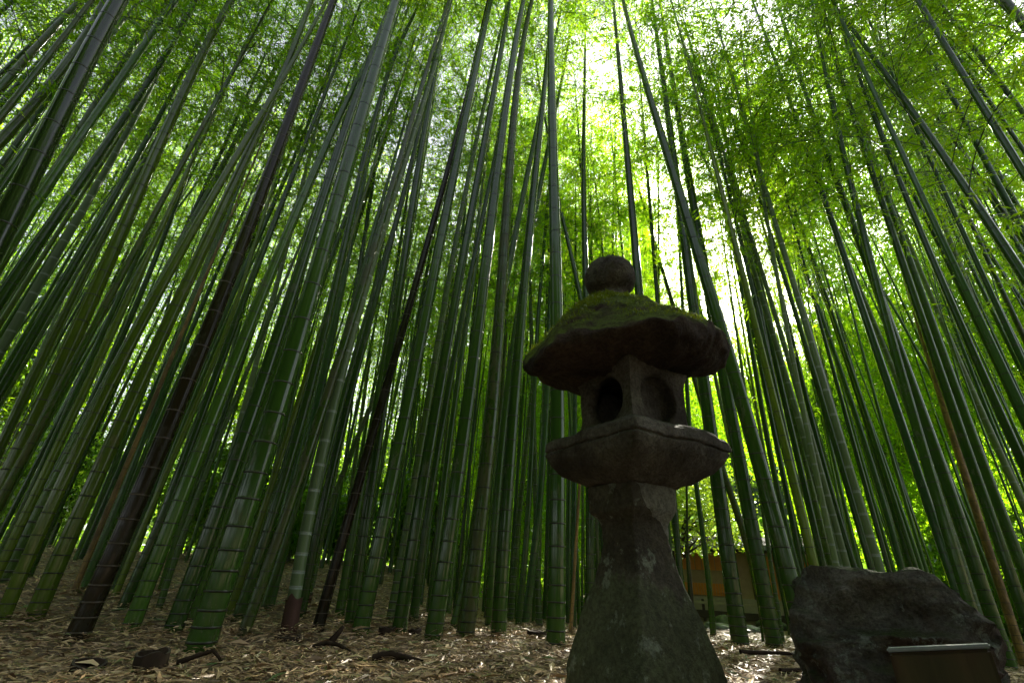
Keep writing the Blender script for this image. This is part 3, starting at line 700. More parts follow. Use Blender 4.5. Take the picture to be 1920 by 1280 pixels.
    ('deep', 0, 0.11, 5.97, 7.32, 1758, None, [(0.01, -0.01, 1.17), (0.03, -0.03, 2.51), (0.01, -0.01, 3.97), (0.01, -0.01, 5.69), (-0.06, 0.05, 8.26), (-0.13, 0.1, 10.79)]),
    ('green', 0, 0.14, 5.38, 5.7, 1893, 1475, [(0.01, -0.01, 0.57), (0.03, -0.03, 1.1), (0.04, -0.04, 2.07), (0.05, -0.05, 3.59), (0.05, -0.05, 5.35), (0.03, -0.03, 6.76), (0.1, -0.1, 10.12), (0.13, -0.13, 12.28)]),
    ('green', 0, 0.13, 6.59, 6.31, 1996, 1525, [(0.02, -0.02, 1.33), (0.05, -0.05, 2.14), (0.03, -0.03, 3.13), (0.07, -0.07, 4.26), (0.09, -0.1, 6.19), (0.19, -0.2, 8.3), (0.17, -0.19, 10.23), (0.1, -0.13, 12.77)]),
    ('tan', 0, 0.11, 6.81, 6.98, 1924, 1586, [(0.02, -0.02, 0.94), (0.08, -0.08, 2.06), (0.17, -0.16, 3.55), (0.21, -0.22, 5.25), (0.34, -0.34, 7.46), (0.63, -0.64, 11.31), (0.85, -0.85, 13.7)]),
    ('powder', 0, 0.11, 8.39, 7.54, 2067, None, [(-0.04, 0.05, 2.43), (-0.08, 0.09, 3.55), (-0.0, -0.01, 5.39), (-0.04, 0.03, 7.63), (-0.05, 0.04, 9.47), (0.1, -0.15, 14.55)]),
    ('powder', 0, 0.1, 7.06, 7.69, 1863, None, [(0.01, -0.01, 1.51), (0.04, -0.04, 3.16), (0.04, -0.04, 5.62), (-0.08, 0.07, 7.79), (-0.21, 0.19, 10.17), (-0.43, 0.38, 13.88)]),
    ('powder', 0, 0.11, 8.35, 7.05, 2142, 1646, [(0.03, -0.04, 3.71), (0.06, -0.07, 5.14), (0.07, -0.09, 6.82), (0.26, -0.32, 9.86), (0.26, -0.33, 11.1), (0.48, -0.61, 14.51)]),
    ('green', 0, 0.11, 8.76, 6.99, 2216, None, [(0.03, -0.03, 4.95), (0.04, -0.06, 6.51), (0.04, -0.05, 8.54), (0.07, -0.09, 10.81), (0.13, -0.16, 13.35)]),
    ('deep', 0, 0.11, 9.17, 6.18, 2462, 1718, [(-0.01, 0.01, 7.26), (-0.01, 0.01, 9.01), (-0.0, 0.0, 11.2), (0.02, -0.03, 13.97)]),
    ('bluish', 0, 0.1, 10.94, 6.88, 2576, 1779, [(0.02, -0.03, 10.14), (0.03, -0.04, 12.37), (0.07, -0.11, 15.49)]),
    ('deep', 0, 0.1, 10.09, 7.27, 2359, None, [(-0.13, 0.18, 6.25), (-0.19, 0.25, 7.5), (-0.24, 0.32, 9.19), (-0.22, 0.28, 12.25)]),
    ('bluish', 0, 0.11, 9.12, 6.56, 2362, None, [(0.04, -0.06, 6.42), (0.06, -0.08, 7.47), (0.04, -0.05, 8.85), (0.05, -0.07, 11.19)]),
    ('green', 0, 0.07, 5.79, 6.98, 1773, None, [(-0.04, 0.03, 4.91), (-0.08, 0.06, 6.98), (-0.17, 0.14, 9.14), (-0.31, 0.25, 11.45)]),
    ('mottle', 0, 0.12, -6.32, 3.55, -839, 95, [(0.06, 0.11, 5.2), (0.07, 0.12, 5.59), (0.08, 0.13, 6.54), (0.09, 0.15, 7.14)]),
    ('bluish', 0, 0.12, -7.77, 4.59, -719, 127, [(0.03, 0.05, 6.06), (0.05, 0.08, 7.18), (0.07, 0.12, 8.13), (0.09, 0.15, 9.02)]),
    ('olive', 0, 0.12, -5.6, 3.34, -746, 160, [(0.09, 0.14, 4.18), (0.12, 0.19, 4.92), (0.1, 0.15, 6.06), (0.09, 0.12, 6.79)]),
    ('deep', 0, 0.1, -10.39, 6.3, -645, 36, [(-0.19, -0.34, 8.77), (-0.23, -0.42, 9.81), (-0.27, -0.49, 10.59)]),
    ('olive', 0, 0.12, -6.27, 4.8, -346, 269, [(-0.07, -0.1, 4.28), (-0.11, -0.16, 5.6), (-0.11, -0.15, 6.65), (-0.11, -0.16, 7.75), (-0.1, -0.15, 8.89)]),
    ('green', 0, 0.09, -7.45, 5.39, -407, 305, [(0.06, 0.09, 5.89), (0.09, 0.12, 6.99), (0.11, 0.15, 8.6), (0.19, 0.25, 10.64)]),
    ('deep', 0, 0.13, -5.57, 4.43, -304, 335, [(-0.04, -0.05, 2.84), (-0.05, -0.06, 3.28), (-0.02, -0.03, 4.19), (0.01, 0.01, 5.17), (0.01, 0.0, 6.76), (0.01, 0.0, 8.32)]),
    ('powder', 0, 0.11, -5.99, 5.07, -220, None, [(-0.05, -0.06, 2.35), (-0.07, -0.08, 2.87), (-0.07, -0.08, 3.77), (-0.06, -0.08, 4.73), (-0.08, -0.1, 5.99), (-0.11, -0.13, 7.25)]),
    ('deep', 0, 0.11, -5.82, 5.06, -189, None, [(-0.0, -0.01, 2.09), (-0.01, -0.01, 2.84), (-0.01, -0.02, 4.01), (-0.0, -0.01, 4.84), (0.02, 0.02, 6.14), (-0.01, -0.02, 7.57)]),
    ('lit', 0, 0.1, -6.0, 5.6, -106, None, [(-0.04, -0.04, 1.39), (-0.07, -0.07, 1.95), (-0.09, -0.09, 2.88), (-0.11, -0.12, 4.13), (-0.12, -0.13, 5.29)]),
    ('green', 0, 0.1, -6.79, 6.98, -1, None, [(-0.0, -0.0, 0.24), (-0.01, -0.01, 0.88), (-0.06, -0.05, 2.23), (-0.06, -0.06, 3.94), (-0.14, -0.14, 6.26), (-0.13, -0.13, 7.38), (-0.2, -0.21, 9.9)]),
    ('deep', 0, 0.09, -5.93, 6.13, -3, 456, [(0.05, 0.05, 3.67), (0.08, 0.08, 4.87), (-0.05, -0.06, 6.28), (-0.07, -0.09, 7.6), (-0.18, -0.21, 11.18)]),
    ('deep', 0, 0.09, -5.09, 5.61, 50, 516, [(0.0, 0.0, 3.5), (0.0, 0.0, 4.49), (-0.01, -0.01, 6.41), (0.01, 0.0, 8.13), (-0.02, -0.02, 10.67)]),
    ('bluish', 0, 0.08, -3.77, 5.14, 212, 634, [(0.12, 0.08, 4.76), (0.16, 0.11, 5.66), (0.21, 0.14, 7.53), (0.17, 0.1, 9.87)]),
    ('green', 0, 0.08, -3.56, 5.53, 305, 682, [(0.14, 0.08, 6.51), (0.2, 0.12, 8.03), (0.21, 0.12, 11.09)]),
    ('bluish', 0, 0.08, -2.52, 5.2, 457, 757, [(0.07, 0.03, 4.96), (0.11, 0.05, 6.14), (0.07, 0.03, 8.68), (0.25, 0.1, 10.54)]),
    ('green', 0, 0.08, -2.74, 5.41, 437, 798, [(0.19, 0.08, 5.97), (0.31, 0.14, 7.89), (0.58, 0.26, 9.81), (0.87, 0.39, 12.41)]),
    ('deep', 0, 0.08, -2.13, 5.43, 550, None, [(0.26, 0.08, 5.32), (0.34, 0.11, 6.11), (0.38, 0.12, 7.04), (0.49, 0.15, 9.47)]),
    ('green', 0, 0.08, -1.38, 4.6, 637, 830, [(-0.0, -0.0, 4.4), (-0.0, -0.0, 5.07), (-0.0, -0.0, 6.22), (-0.04, -0.01, 8.46)]),
    ('bluish', 0, 0.09, -1.98, 4.55, 501, 750, [(-0.11, -0.05, 5.82), (-0.14, -0.07, 6.71), (-0.1, -0.05, 8.15), (-0.06, -0.04, 9.21)]),
    ('deep', 0, 0.12, -7.22, 4.8, -532, 170, [(-0.02, -0.04, 4.8), (-0.03, -0.05, 5.86), (-0.05, -0.08, 6.94), (-0.09, -0.13, 8.45)]),
]

def make_labels():
    L = {}
    vis = sorted([i for i, c in enumerate(CULMS) if c[1]], key=lambda i: CULMS[i][5])
    marks = [(143, 'the blackish brown front culm'), (541, 'the brown sheathed grey culm'), (1042, 'the upright thick culm')]
    cnt = {}
    for i in vis:
        x = CULMS[i][5]; tw = TW[CULMS[i][0]]
        lm = [m for m in marks if m[0] < x-1]
        if i == 4: L[i] = 'thick blackish brown bamboo leaning right in the front row at lower left'; continue
        if i == 12: L[i] = 'powdery grey green bamboo with a torn brown sheath at its base'; continue
        if i == 33: L[i] = 'thick upright dark green bamboo just left of the stone lantern'; continue
        if i == 7: L[i] = 'thickest dark green bamboo of the front row, nearest base left of centre'; cnt[143] = cnt.get(143, 0)+1; continue
        if x > 1210:
            k = cnt.get('L', 0); cnt['L'] = k+1
            L[i] = f'{tw} bamboo between lantern and boulder, {ORD[k]} base right of the lantern'; continue
        if not lm:
            k = cnt.get('e', 0); cnt['e'] = k+1
            L[i] = f'{tw} bamboo in the left corner, {ORD[k]} base from the left edge'; continue
        k = cnt.get(lm[-1][0], 0); cnt[lm[-1][0]] = k+1
        L[i] = f'{tw} bamboo, {ORD[k]} base right of {lm[-1][1]}'
    rest = [i for i in range(len(CULMS)) if i not in L]
    mid = [i for i in rest if 1085 < CULMS[i][5] < 1500]
    for k, i in enumerate(sorted(mid, key=lambda i: CULMS[i][5])):
        L[i] = f'{TW[CULMS[i][0]]} bamboo with foot behind the lantern, {ORD[k]} from the left'
    rock = [i for i in rest if i not in L and 1500 <= CULMS[i][5] < 1800]
    for k, i in enumerate(sorted(rock, key=lambda i: CULMS[i][5])):
        L[i] = f'{TW[CULMS[i][0]]} bamboo rising behind the boulder, {ORD[k]} of these from the left'
    rt_ = [i for i in rest if i not in L and CULMS[i][5] >= 1800]
    for k, i in enumerate(sorted(rt_, key=lambda i: CULMS[i][5])):
        L[i] = f'{TW[CULMS[i][0]]} bamboo leaning in from the right edge, {ORD[k]} outward from the boulder'
    lf = [i for i in rest if i not in L]
    for k, i in enumerate(sorted(lf, key=lambda i: (CULMS[i][6] if CULMS[i][6] is not None else 300))):
        L[i] = f'{TW[CULMS[i][0]]} bamboo with hidden foot, {ORD[min(k, 19)]} by its top from the left'
        if k > 19: L[i] = f'{TW[CULMS[i][0]]} bamboo with hidden foot left of the lantern, {ORD[k-20]} by its top'
    L[0] = 'thickest glossy blackish green bamboo crossing the upper left corner'
    L[60] = 'thick mid green bamboo rising behind the right shoulder of the boulder'
    L[62] = 'dry tan and brown bamboo among green ones behind the boulder'
    return L
LAB = make_labels()
used_xy = []
def place_crown(root, fx, fy, H, z0, dia, g, k):
    d = Vector((fx(H)-fx(z0), fy(H)-fy(z0), H-z0)); s_ = d.length/CL[k]
    q = d.to_track_quat('Z', 'Y') @ Matrix.Rotation(g.uniform(0, 6.28), 3, 'Z').to_quaternion()
    wide = .75+dia*2.6
    for nm, me in (('foliage', CROWNS[k][0]), ('branches', CROWNS[k][1])):
        c_ = obj(nm, me, root); c_.location = (fx(z0), fy(z0), z0); c_.rotation_mode = 'QUATERNION'; c_.rotation_quaternion = q
        c_.scale = (wide*s_**.5, wide*s_**.5, s_)
GF = 'tall bamboo of the front rows'
for i, (tone, vis, dia, bx, by, bpx, tpx, rel) in enumerate(CULMS):
    g = np.random.default_rng(100+i); bz = gz(bx, by)
    z = np.array([0.0]+[p[2] for p in rel]); x = np.array([0.0]+[p[0] for p in rel]); y = np.array([0.0]+[p[1] for p in rel])
    deg = min(3, len(rel)) if z[-1] > 2.5 else 1
    A = np.stack([z**(q+1) for q in range(deg)], 1); w = np.ones(len(z)); w[0] = 4
    cx_ = np.linalg.lstsq(A*w[:, None], x*w, rcond=None)[0]; cy_ = np.linalg.lstsq(A*w[:, None], y*w, rcond=None)[0]
    zt = z[-1]
    pv = lambda c_, t: sum(c_[q]*t**(q+1) for q in range(deg))
    dv = lambda c_, t: sum((q+1)*c_[q]*t**q for q in range(deg))
    H = float(g.uniform(10.5, 13.0) if dia > .07 else g.uniform(6.5, 9.0)); H = max(H, zt+1.5)
    if dia < .05: H = max(4.5, zt+1.0)
    lx_, ly_ = np.clip(dv(cx_, zt), -.12, .12), np.clip(dv(cy_, zt), -.12, .12)
    fx = lambda t, c=cx_, l=lx_: float(pv(c, t)) if t <= zt else float(pv(c, zt)+l*(t-zt))
    fy = lambda t, c=cy_, l=ly_: float(pv(c, t)) if t <= zt else float(pv(c, zt)+l*(t-zt))
    root = empty('bamboo', (bx, by, bz)); tag(root, LAB[i], 'bamboo', GF)
    rr = math.hypot(bx, by)
    obj('culm', culm_mesh(fx, fy, H, dia, tone, 20 if rr < 5 else 12, g, .72 if tone in ('pale',) else 1.0), root)
    used_xy.append((bx, by))
    if i in (12, 20):
        rs = dia*.56; pr = [(-.05, 1.08), (.0, 1.1), (.06, 1.06), (.12, 1.05), (.19 if i == 12 else .08, 1.12)]
        V = []; n = 24
        for zz, k in pr:
            for j in range(n):
                t = 2*math.pi*j/n; jz = (.05*noise.noise(Vector((math.cos(t)*1.5, math.sin(t)*1.5, 3+i))) if zz > .1 else 0)
                k2 = k+.10*noise.noise(Vector((math.cos(t)*1.7, math.sin(t)*1.7, zz*9)))
                V.append((fx(max(0, zz))+rs*k2*math.cos(t), fy(max(0, zz))+rs*k2*math.sin(t), zz+jz))
        Fq = [(q*n+j, q*n+(j+1) % n, (q+1)*n+(j+1) % n, (q+1)*n+j) for q in range(len(pr)-1) for j in range(n)]
        obj('sheath', mesh_np('sheath', np.array(V), np.array(Fq), MAT['sheath']), root)
    if tone not in ('tan',) and dia > .045:
        z0 = H*float(g.uniform(.62, .72) if rr < 6 else g.uniform(.50, .62)); place_crown(root, fx, fy, H, z0, dia, g, i % 5)

# thin culms deep in the grove
def far_culm(seed, tone):
    g = np.random.default_rng(seed); H = float(g.uniform(10.5, 13)); a, b = g.normal(0, .022, 2); c_, d_ = g.normal(0, .0022, 2)
    fx = lambda t: float(a*t+c_*t*t); fy = lambda t: float(b*t+d_*t*t)
    return culm_mesh(fx, fy, H, .10, tone, 8, g), fx, fy, H
FAR = [far_culm(500+k, t) for k, t in enumerate(('deep', 'green', 'deep', 'pale', 'bluish', 'green', 'lit', 'powder', 'deep', 'mottle', 'green', 'bluish'))]
g = np.random.default_rng(77); NF = 207; made = 0; tries = 0
while made < NF and tries < 20000:
    tries += 1
    if made < 18: az, r_ = (g.uniform(-2, 19.5) if g.random() < .85 else g.uniform(27, 33)), g.uniform(7, 12.5)
    elif made < 44 and made >= 32: az, r_ = g.uniform(48, 68), g.uniform(5, 10)
    elif made < 32: az, r_ = g.uniform(-64, -44), g.uniform(5.5, 11)
    else: az = g.uniform(-54, 52); r_ = 5.2+13*g.random()**1.0
    if -3 < az < 30 and r_ < 7: continue
    if 17.5 < az < 31.5 and made >= 18 and (r_ < 9.5 or az < 27.5 or g.random() < .4): continue
    x, y = r_*math.sin(R(az)), r_*math.cos(R(az))
    if min((x-p)**2+(y-q)**2 for p, q in used_xy) < (.32 if r_ < 9 else .5)**2: continue
    used_xy.append((x, y)); made += 1
    me, fx, fy, H = FAR[int(g.integers(0, len(FAR)))]
    root = empty('bamboo', (x, y, gz(x, y)), float(g.uniform(0, 6.28)))
    s_ = float(g.uniform(.8, 1.15)); t_ = float(g.uniform(.6, 1.1))
    tag(root, 'thin green bamboo standing deep in the grove behind the front rows', 'bamboo', 'thin bamboo deep in the grove')
    c_ = obj('culm', me, root); c_.scale = (t_, t_, s_)
    k = int(g.integers(0, 5)); bare = (az > 24 and -1 < x < 6 and 7 < y < 16 and g.random() < .30)
    if az < -15 and r_ < 12 and g.random() < .65: k = 5+k % 2
    z0 = H*s_*float(g.uniform(.36, .55))
    fx2 = lambda q: fx(q/s_)*t_; fy2 = lambda q: fy(q/s_)*t_
    if not bare: place_crown(root, fx2, fy2, H*s_, z0, .10, g, k)

# the slimmest culms, past counting, as one mass behind all the others
def thicket(n):
    g2 = np.random.default_rng(99); V = []; Fq = []; k = 0
    while k < n:
        a = g2.uniform(-56, 54); r_ = g2.uniform(10, 24)
        if 17 < a < 32 and r_ < 26: continue
        if -2 < a < 17 and g2.random() < .4: continue
        x, y = r_*math.sin(R(a)), r_*math.cos(R(a)); z0 = gz(x, y)-.1; h = g2.uniform(9, 12.5); rad = g2.uniform(.018, .042)
        lx, ly = g2.normal(0, .05, 2); o = len(V); k += 1
        for j in range(7):
            t = j/6
            for q in range(6):
                b = q*math.pi/3; V.append((x+lx*h*t*t+rad*(1-.75*t**1.5)*math.cos(b), y+ly*h*t*t+rad*(1-.75*t**1.5)*math.sin(b), z0+h*t))
        for j in range(6):
            for q in range(6): Fq.append((o+j*6+q, o+j*6+(q+1) % 6, o+(j+1)*6+(q+1) % 6, o+(j+1)*6+q))
    o = obj('bamboo_thicket', mesh_np('bamboo_thicket', np.array(V), np.array(Fq), MAT['culm_green']))
    tag(o, 'mass of the slimmest far bamboo culms at the back of the grove', 'bamboo', kind='stuff')
thicket(330)
litter(150000, [(c[3], c[4], c[2]/2) for c in CULMS if c[1]])

# ------------------------------------------------------------------ broadleaf trees and shrubs
def clump_mesh(name, seed, nclump, nleaf, rx, rz, leafL, mat, core=.55, cr=.45):
    g = np.random.default_rng(seed); LB, LD = [], []
    for k in range(nclump):
        d = g.normal(0, 1, 3); d /= np.linalg.norm(d); rr = g.uniform(core, 1.0)**.7
        c_ = d*rr*np.array([rx, rx, rz]); c_[2] *= (1 if c_[2] > 0 else .8)
        q = g.normal(0, 1, (nleaf, 3)); q = unit(q)*(g.random(nleaf)**.45)[:, None]*cr*g.uniform(.6, 1.3)*np.array([1.2, 1.2, .6])
        LB.append(c_+q); dd = q*.8+g.normal(0, .5, (nleaf, 3)); dd[:, 2] -= .15; LD.append(dd)
    B = np.concatenate(LB); n = len(B); L = g.uniform(.7, 1.3, n)*leafL
    P = leaf_quads(B, unit(np.concatenate(LD)), L, L*g.uniform(.4, .6, n), .1)
    return mesh_np(name, P, np.arange(4*n).reshape(-1, 4), mat, np.repeat(np.clip(g.normal(.5, .27, n), 0, 1), 4), smooth=False)
TREE = [clump_mesh('crown', 900+k, 95, 150, 2.6, 3.0, .17, MAT['leaf_tree'], .45, .75) for k in range(3)]
SHR = [clump_mesh('foliage', 950+k, 60, 90, .8, .9, .085, MAT['leaf_shrub'], .3, .30) for k in range(3)]
def trunk_mesh(h, r_, lean, seed):
    g = np.random.default_rng(seed); segs = []
    path = [(lean*t*t*h*.15+.05*math.sin(t*5+seed), .06*math.sin(t*4+seed*2), h*t-.1) for t in np.linspace(0, 1, 9)]
    me = tube(path, [r_*(1.25-.85*t) if t > .08 else r_*1.5 for t in np.linspace(0, 1, 9)], 10, MAT['bark'], 'trunk')
    return me
def limb_mesh(h, spread, seed):
    g = np.random.default_rng(seed); V = []; Fq = []
    for k in range(9):
        az = g.uniform(0, 6.28); z0 = h*g.uniform(.55, .95); l = spread*g.uniform(.5, 1.0); p = Vector((0, 0, z0)); o_prev = None
        for j in range(6):
            t = j/5; q = Vector((math.cos(az)*l*t, math.sin(az)*l*t, z0+l*.55*t**.8)); rr = .05*(1-.8*t)
            o = len(V)
            for i in range(5):
                a = 2*math.pi*i/5; V.append((q.x+rr*math.cos(a)*math.sin(az), q.y-rr*math.cos(a)*math.cos(az), q.z+rr*math.sin(a)))
            if o_prev is not None:
                for i in range(5): Fq.append((o_prev+i, o_prev+(i+1) % 5, o+(i+1) % 5, o+i))
            o_prev = o
    return mesh_np('limbs', np.array(V), np.array(Fq), MAT['bark'])
TRK = [(trunk_mesh(7, .18, .5, 3), limb_mesh(7, 2.2, 4)), (trunk_mesh(7, .15, -.6, 5), limb_mesh(7, 2.0, 6))]
g = np.random.default_rng(31)
def tree(az, r_, s_, k):
    x, y = r_*math.sin(R(az)), r_*math.cos(R(az))
    root = empty('broadleaf_tree', (x, y, gz(x, y)), float(g.uniform(0, 6.28))); root.scale = (s_, s_, s_)
    tag(root, 'dense broadleaf tree standing far behind the bamboo grove', 'tree', 'trees behind the bamboo grove')
    t = TRK[k % 2]; tr = obj('trunk', t[0], root); obj('limbs', t[1], tr)
    c_ = obj('crown', TREE[k % 3], root, (0, 0, 7.4)); c_.scale = (1, 1, float(g.uniform(.9, 1.25)))
for k in range(24):
    if k < 7: az, r_, s_ = g.uniform(38, 62), g.uniform(23, 30), g.uniform(.9, 1.4)
    elif k < 13: az, r_, s_ = g.uniform(-58, -12), g.uniform(21, 32), g.uniform(.8, 1.3)
    else: az, r_, s_ = g.uniform(-14, 20), g.uniform(26, 36), g.uniform(.9, 1.5)
    tree(float(az), float(r_), float(s_), k)
# unseen trees added behind the camera to hold back the skylight
for k in range(21):
    a = 112+178*(k+.5)/21+float(g.uniform(-4, 4)); r_ = float(g.uniform(7.5, 13)) + (4.5 if a > 250 else 0); x, y = r_*math.sin(R(a)), r_*math.cos(R(a))
    root = empty('broadleaf_tree', (x, y, gz(x, y)), float(g.uniform(0, 6.28))); s_ = float(g.uniform(.85, 1.3)); root.scale = (s_, s_, s_)
    tag(root, 'dense broadleaf tree closing the near side of the clearing', 'tree', 'trees on the near side of the clearing')
    t = TRK[k % 2]; tr = obj('trunk', t[0], root); obj('limbs', t[1], tr)
    c_ = obj('crown', TREE[k % 3], root, (0, 0, 6.0)); c_.scale = (1.1, 1.1, 1.7)
for k in range(11):
    az = float(g.uniform(-54, -6) if k < 8 else g.uniform(36, 54)); r_ = float(g.uniform(11.5, 17)); x, y = r_*math.sin(R(az)), r_*math.cos(R(az))
    root = empty('shrub', (x, y, gz(x, y)), float(g.uniform(0, 6.28))); s_ = float(g.uniform(.9, 1.7)); root.scale = (s_, s_, s_*1.15)
    tag(root, 'bright green leafy shrub growing low behind the culms', 'shrub', 'shrubs behind the culms')
    obj('foliage', SHR[k % 3], root, (0, 0, .85))
    st = obj('stems', TRK[k % 2][1], root, (0, 0, -.42)); st.scale = (.25, .25, .14)

# the wooded hill closing the view
def hill():
    V = []; Fq = []; na = 90; nr = 14
    for j in range(nr):
        for i in range(na):
            a = R(-80+160*i/(na-1)); r_ = 34+j*4.5
            z = -1.0 + 27*ss(0, 11, j)*(.75+.35*math.sin(a*2.3+.6)) + 1.6*fbm((math.sin(a)*r_*.1, math.cos(a)*r_*.1, 1), 4)
            V.append((r_*math.sin(a), r_*math.cos(a), z))
    for j in range(nr-1):
        for i in range(na-1): a = j*na+i; Fq.append((a, a+1, a+na+1, a+na))
    me = mesh_np('hillside', np.array(V), np.array(Fq), plain('hill_ground', (.02, .04, .018), (.04, .07, .03), 1.2, .9, bump=.2))
    o = obj('hillside', me); tag(o, kind='structure')
    n = 90000; V = np.array(V); k = rng.integers(0, len(V), n)
    b = V[k]+rng.normal(0, 1.3, (n, 3)); b[:, 2] += np.abs(rng.normal(0, 1.1, n))+.3*np.sin(b[:, 0]*1.7)+.3*np.sin(b[:, 1]*1.9)
    d = unit(rng.normal(0, 1, (n, 3))); L = rng.uniform(.4, 1.0, n)
    P = leaf_quads(b, d, L, L*.6, .1)
    o = obj('hill_forest', mesh_np('hill_forest', P, np.arange(4*n).reshape(-1, 4), MAT['leaf_tree'], np.repeat(rng.random(n)*.6, 4), smooth=False))
    tag(o, 'dark bluish green wooded hill beyond the tea house', 'forest', kind='stuff')
hill()

# ------------------------------------------------------------------ tea house, maple and garden beyond the lantern
MAT['orange_wood'] = plain('cedar_board', (.72, .270, .055), (.82, .350, .085), 3, .5, (18, 18, .6), .003)
MAT['orange_dark'] = plain('cedar_slat', (.74, .250, .045), (.84, .330, .065), 3, .55, (24, 24, .6), .004)
MAT['plaster'] = plain('clay_plaster', (.42, .29, .15), (.50, .36, .20), 7, .85, bump=.003)
MAT['roof_tile'] = plain('shingle_roof', (.012, .011, .010), (.028, .025, .022), 5, .85, (1, 6, 1), .02, spec=.1)
MAT['eave'] = plain('roof_edge_metal', (.16, .17, .18), (.28, .30, .32), 12, .35, bump=.001)
MAT['beam'] = plain('dark_beam', (.050, .036, .026), (.09, .066, .046), 4, .6, (1, 1, .3), .003)
MAT['garden_stone'] = plain('garden_stone', (.10, .115, .12), (.20, .215, .22), 7, .45, bump=.02)
MAT['moss_stone'] = plain('mossy_stone', (.045, .075, .020), (.10, .105, .085), 5, .8, bump=.02)
MAT['pale_base'] = plain('pale_plinth', (.38, .32, .20), (.46, .40, .27), 6, .8, bump=.003)
def bx(name, x0, x1, y0, y1, z0, z1, mat, parent, bev=.01):
    me = box_mesh(name, x1-x0, y1-y0, z1-z0, mat, bev); o = obj(name, me, parent, ((x0+x1)/2, (y0+y1)/2, z0)); return o
HX, HY = 7.95, 17.05
HG = gz(HX, HY)
hs = empty('tea_house', (HX, HY, HG), -R(25)); tag(hs, 'low wooden tea house with orange boards and clay walls beyond the grove', 'house')
# local: x right, y away, z from the garden level
bx('plinth', -2.05, 2.6, -.06, 3.0, .0, .62, MAT['pale_base'], hs)
bx('wall', -2.0, 2.55, 0, 2.9, .62, 2.2, MAT['plaster'], hs)
def slats(name, x0, x1, z0, z1, mat, n, parent):
    bm = bmesh.new(); w = (x1-x0)/n
    for k in range(n):
        m = bmesh.ops.create_cube(bm, size=1, matrix=Matrix.Translation((x0+w*(k+.5), -.022, (z0+z1)/2)) @ Matrix.Diagonal((w*.88, .035, z1-z0, 1)))
    me = bpy.data.meshes.new(name); bm.to_mesh(me); bm.free(); me.materials.append(mat); return obj(name, me, parent)
slats('lower_panel', -1.95, -.45, .66, 1.02, MAT['orange_dark'], 16, hs)
slats('upper_panel', -1.95, -.45, 1.42, 1.95, MAT['orange_wood'], 7, hs)
slats('door_panel', .55, 1.15, .66, 1.9, MAT['orange_wood'], 5, hs)
slats('slat_panel', 1.75, 2.5, .66, 1.75, MAT['orange_dark'], 12, hs)
for x in (-2.0, -.38, .45, 1.25, 1.68, 2.55): bx('post', x-.05, x+.05, -.055, .045, .6, 2.2, MAT['beam'], hs)
bx('lintel', -2.08, 2.62, -.07, .03, 2.0, 2.12, MAT['beam'], hs)
def roof_gable(x0, x1, y0, y1, z0, z1, th, name, mat, parent):
    ym = (y0+y1)/2
    V = [(x0, y0, z0), (x1, y0, z0), (x1, ym, z1), (x0, ym, z1), (x0, y1, z0), (x1, y1, z0)]
    V += [(a, b, c_+th) for a, b, c_ in V]
    Fq = [(0, 3, 2, 1), (3, 4, 5, 2), (6, 7, 8, 9), (9, 8, 11, 10), (0, 1, 7, 6), (4, 10, 11, 5), (0, 6, 9, 3), (3, 9, 10, 4), (1, 2, 8, 7), (2, 5, 11, 8)]
    return obj(name, mesh_np(name, np.array(V, float), np.array(Fq), mat, smooth=False), parent)
rf = roof_gable(-2.75, 3.2, -.85, 3.8, 2.08, 2.5, .10, 'roof', MAT['roof_tile'], hs)
bx('eave_edge', -2.78, 3.23, -.90, -.852, 2.07, 2.20, MAT['eave'], rf, .005)
# gable wall under the roof is closed by the clay wall above the lintel
bx('gutter', -2.7, 3.15, -.98, -.905, 2.05, 2.11, MAT['eave'], rf, .01)
# low bamboo rail fence in front of the tea house
fn = empty('rail_fence', (HX-.9, HY-1.35, gz(HX-.9, HY-1.35)), -R(25)); tag(fn, 'low pale rail fence running in front of the tea house', 'fence')
bx('rail', -1.9, 3.2, -.03, .03, .46, .53, MAT['pale_base'], fn)
bx('board_panel', -1.85, 3.15, -.012, .012, .10, .30, MAT['beam'], fn, .003)
for k in range(6): bx('post', -1.9+k*1.0, -1.82+k*1.0, .034, .11, 0, .60, MAT['beam'], fn)
def rock(x, y, s_, sq, mat, label, seed):
    bm = bmesh.new(); bmesh.ops.create_icosphere(bm, subdivisions=4, radius=1)
    for v in bm.verts:
        p = v.co.copy(); d = 1+.30*noise.noise(p*1.3+Vector((seed, 2, 0)))+.10*noise.noise(p*4+Vector((0, seed, 0)))
        v.co = Vector((p.x*d*s_, p.y*d*s_*.8, max(-.3, p.z)*d*s_*sq))
    for f in bm.faces: f.smooth = True
    me = bpy.data.meshes.new('garden_stone'); bm.to_mesh(me); bm.free(); me.materials.append(mat)
    o = obj('garden_stone', me, None, (x, y, gz(x, y)+.02)); o.rotation_euler = (0, 0, seed); tag(o, label, 'stone', 'stones in the garden before the tea house')
for x, y, s_, sq, m_, lab in ((6.35, 14.9, .42, .55, 'moss_stone', 'mossy green round stone in the garden before the tea house'),
    (5.9, 14.2, .36, .3, 'garden_stone', 'flat bluish grey stone left of the mossy round stone'), (6.6, 13.9, .30, .3, 'garden_stone', 'flat grey stone nearest the grove in the garden'),
    (7.6, 14.8, .48, .45, 'moss_stone', 'wide mossy stone right of the thick culms in the garden'), (7.25, 14.2, .3, .4, 'garden_stone', 'dark grey stone beside the wide mossy stone'),
    (6.1, 13.4, .25, .3, 'garden_stone', 'small wet grey stone at the edge of the leaf litter'), (8.2, 13.6, .34, .4, 'garden_stone', 'grey stone farthest right in the garden')):
    rock(x, y, s_, sq, MAT[m_], lab, x*3.1)
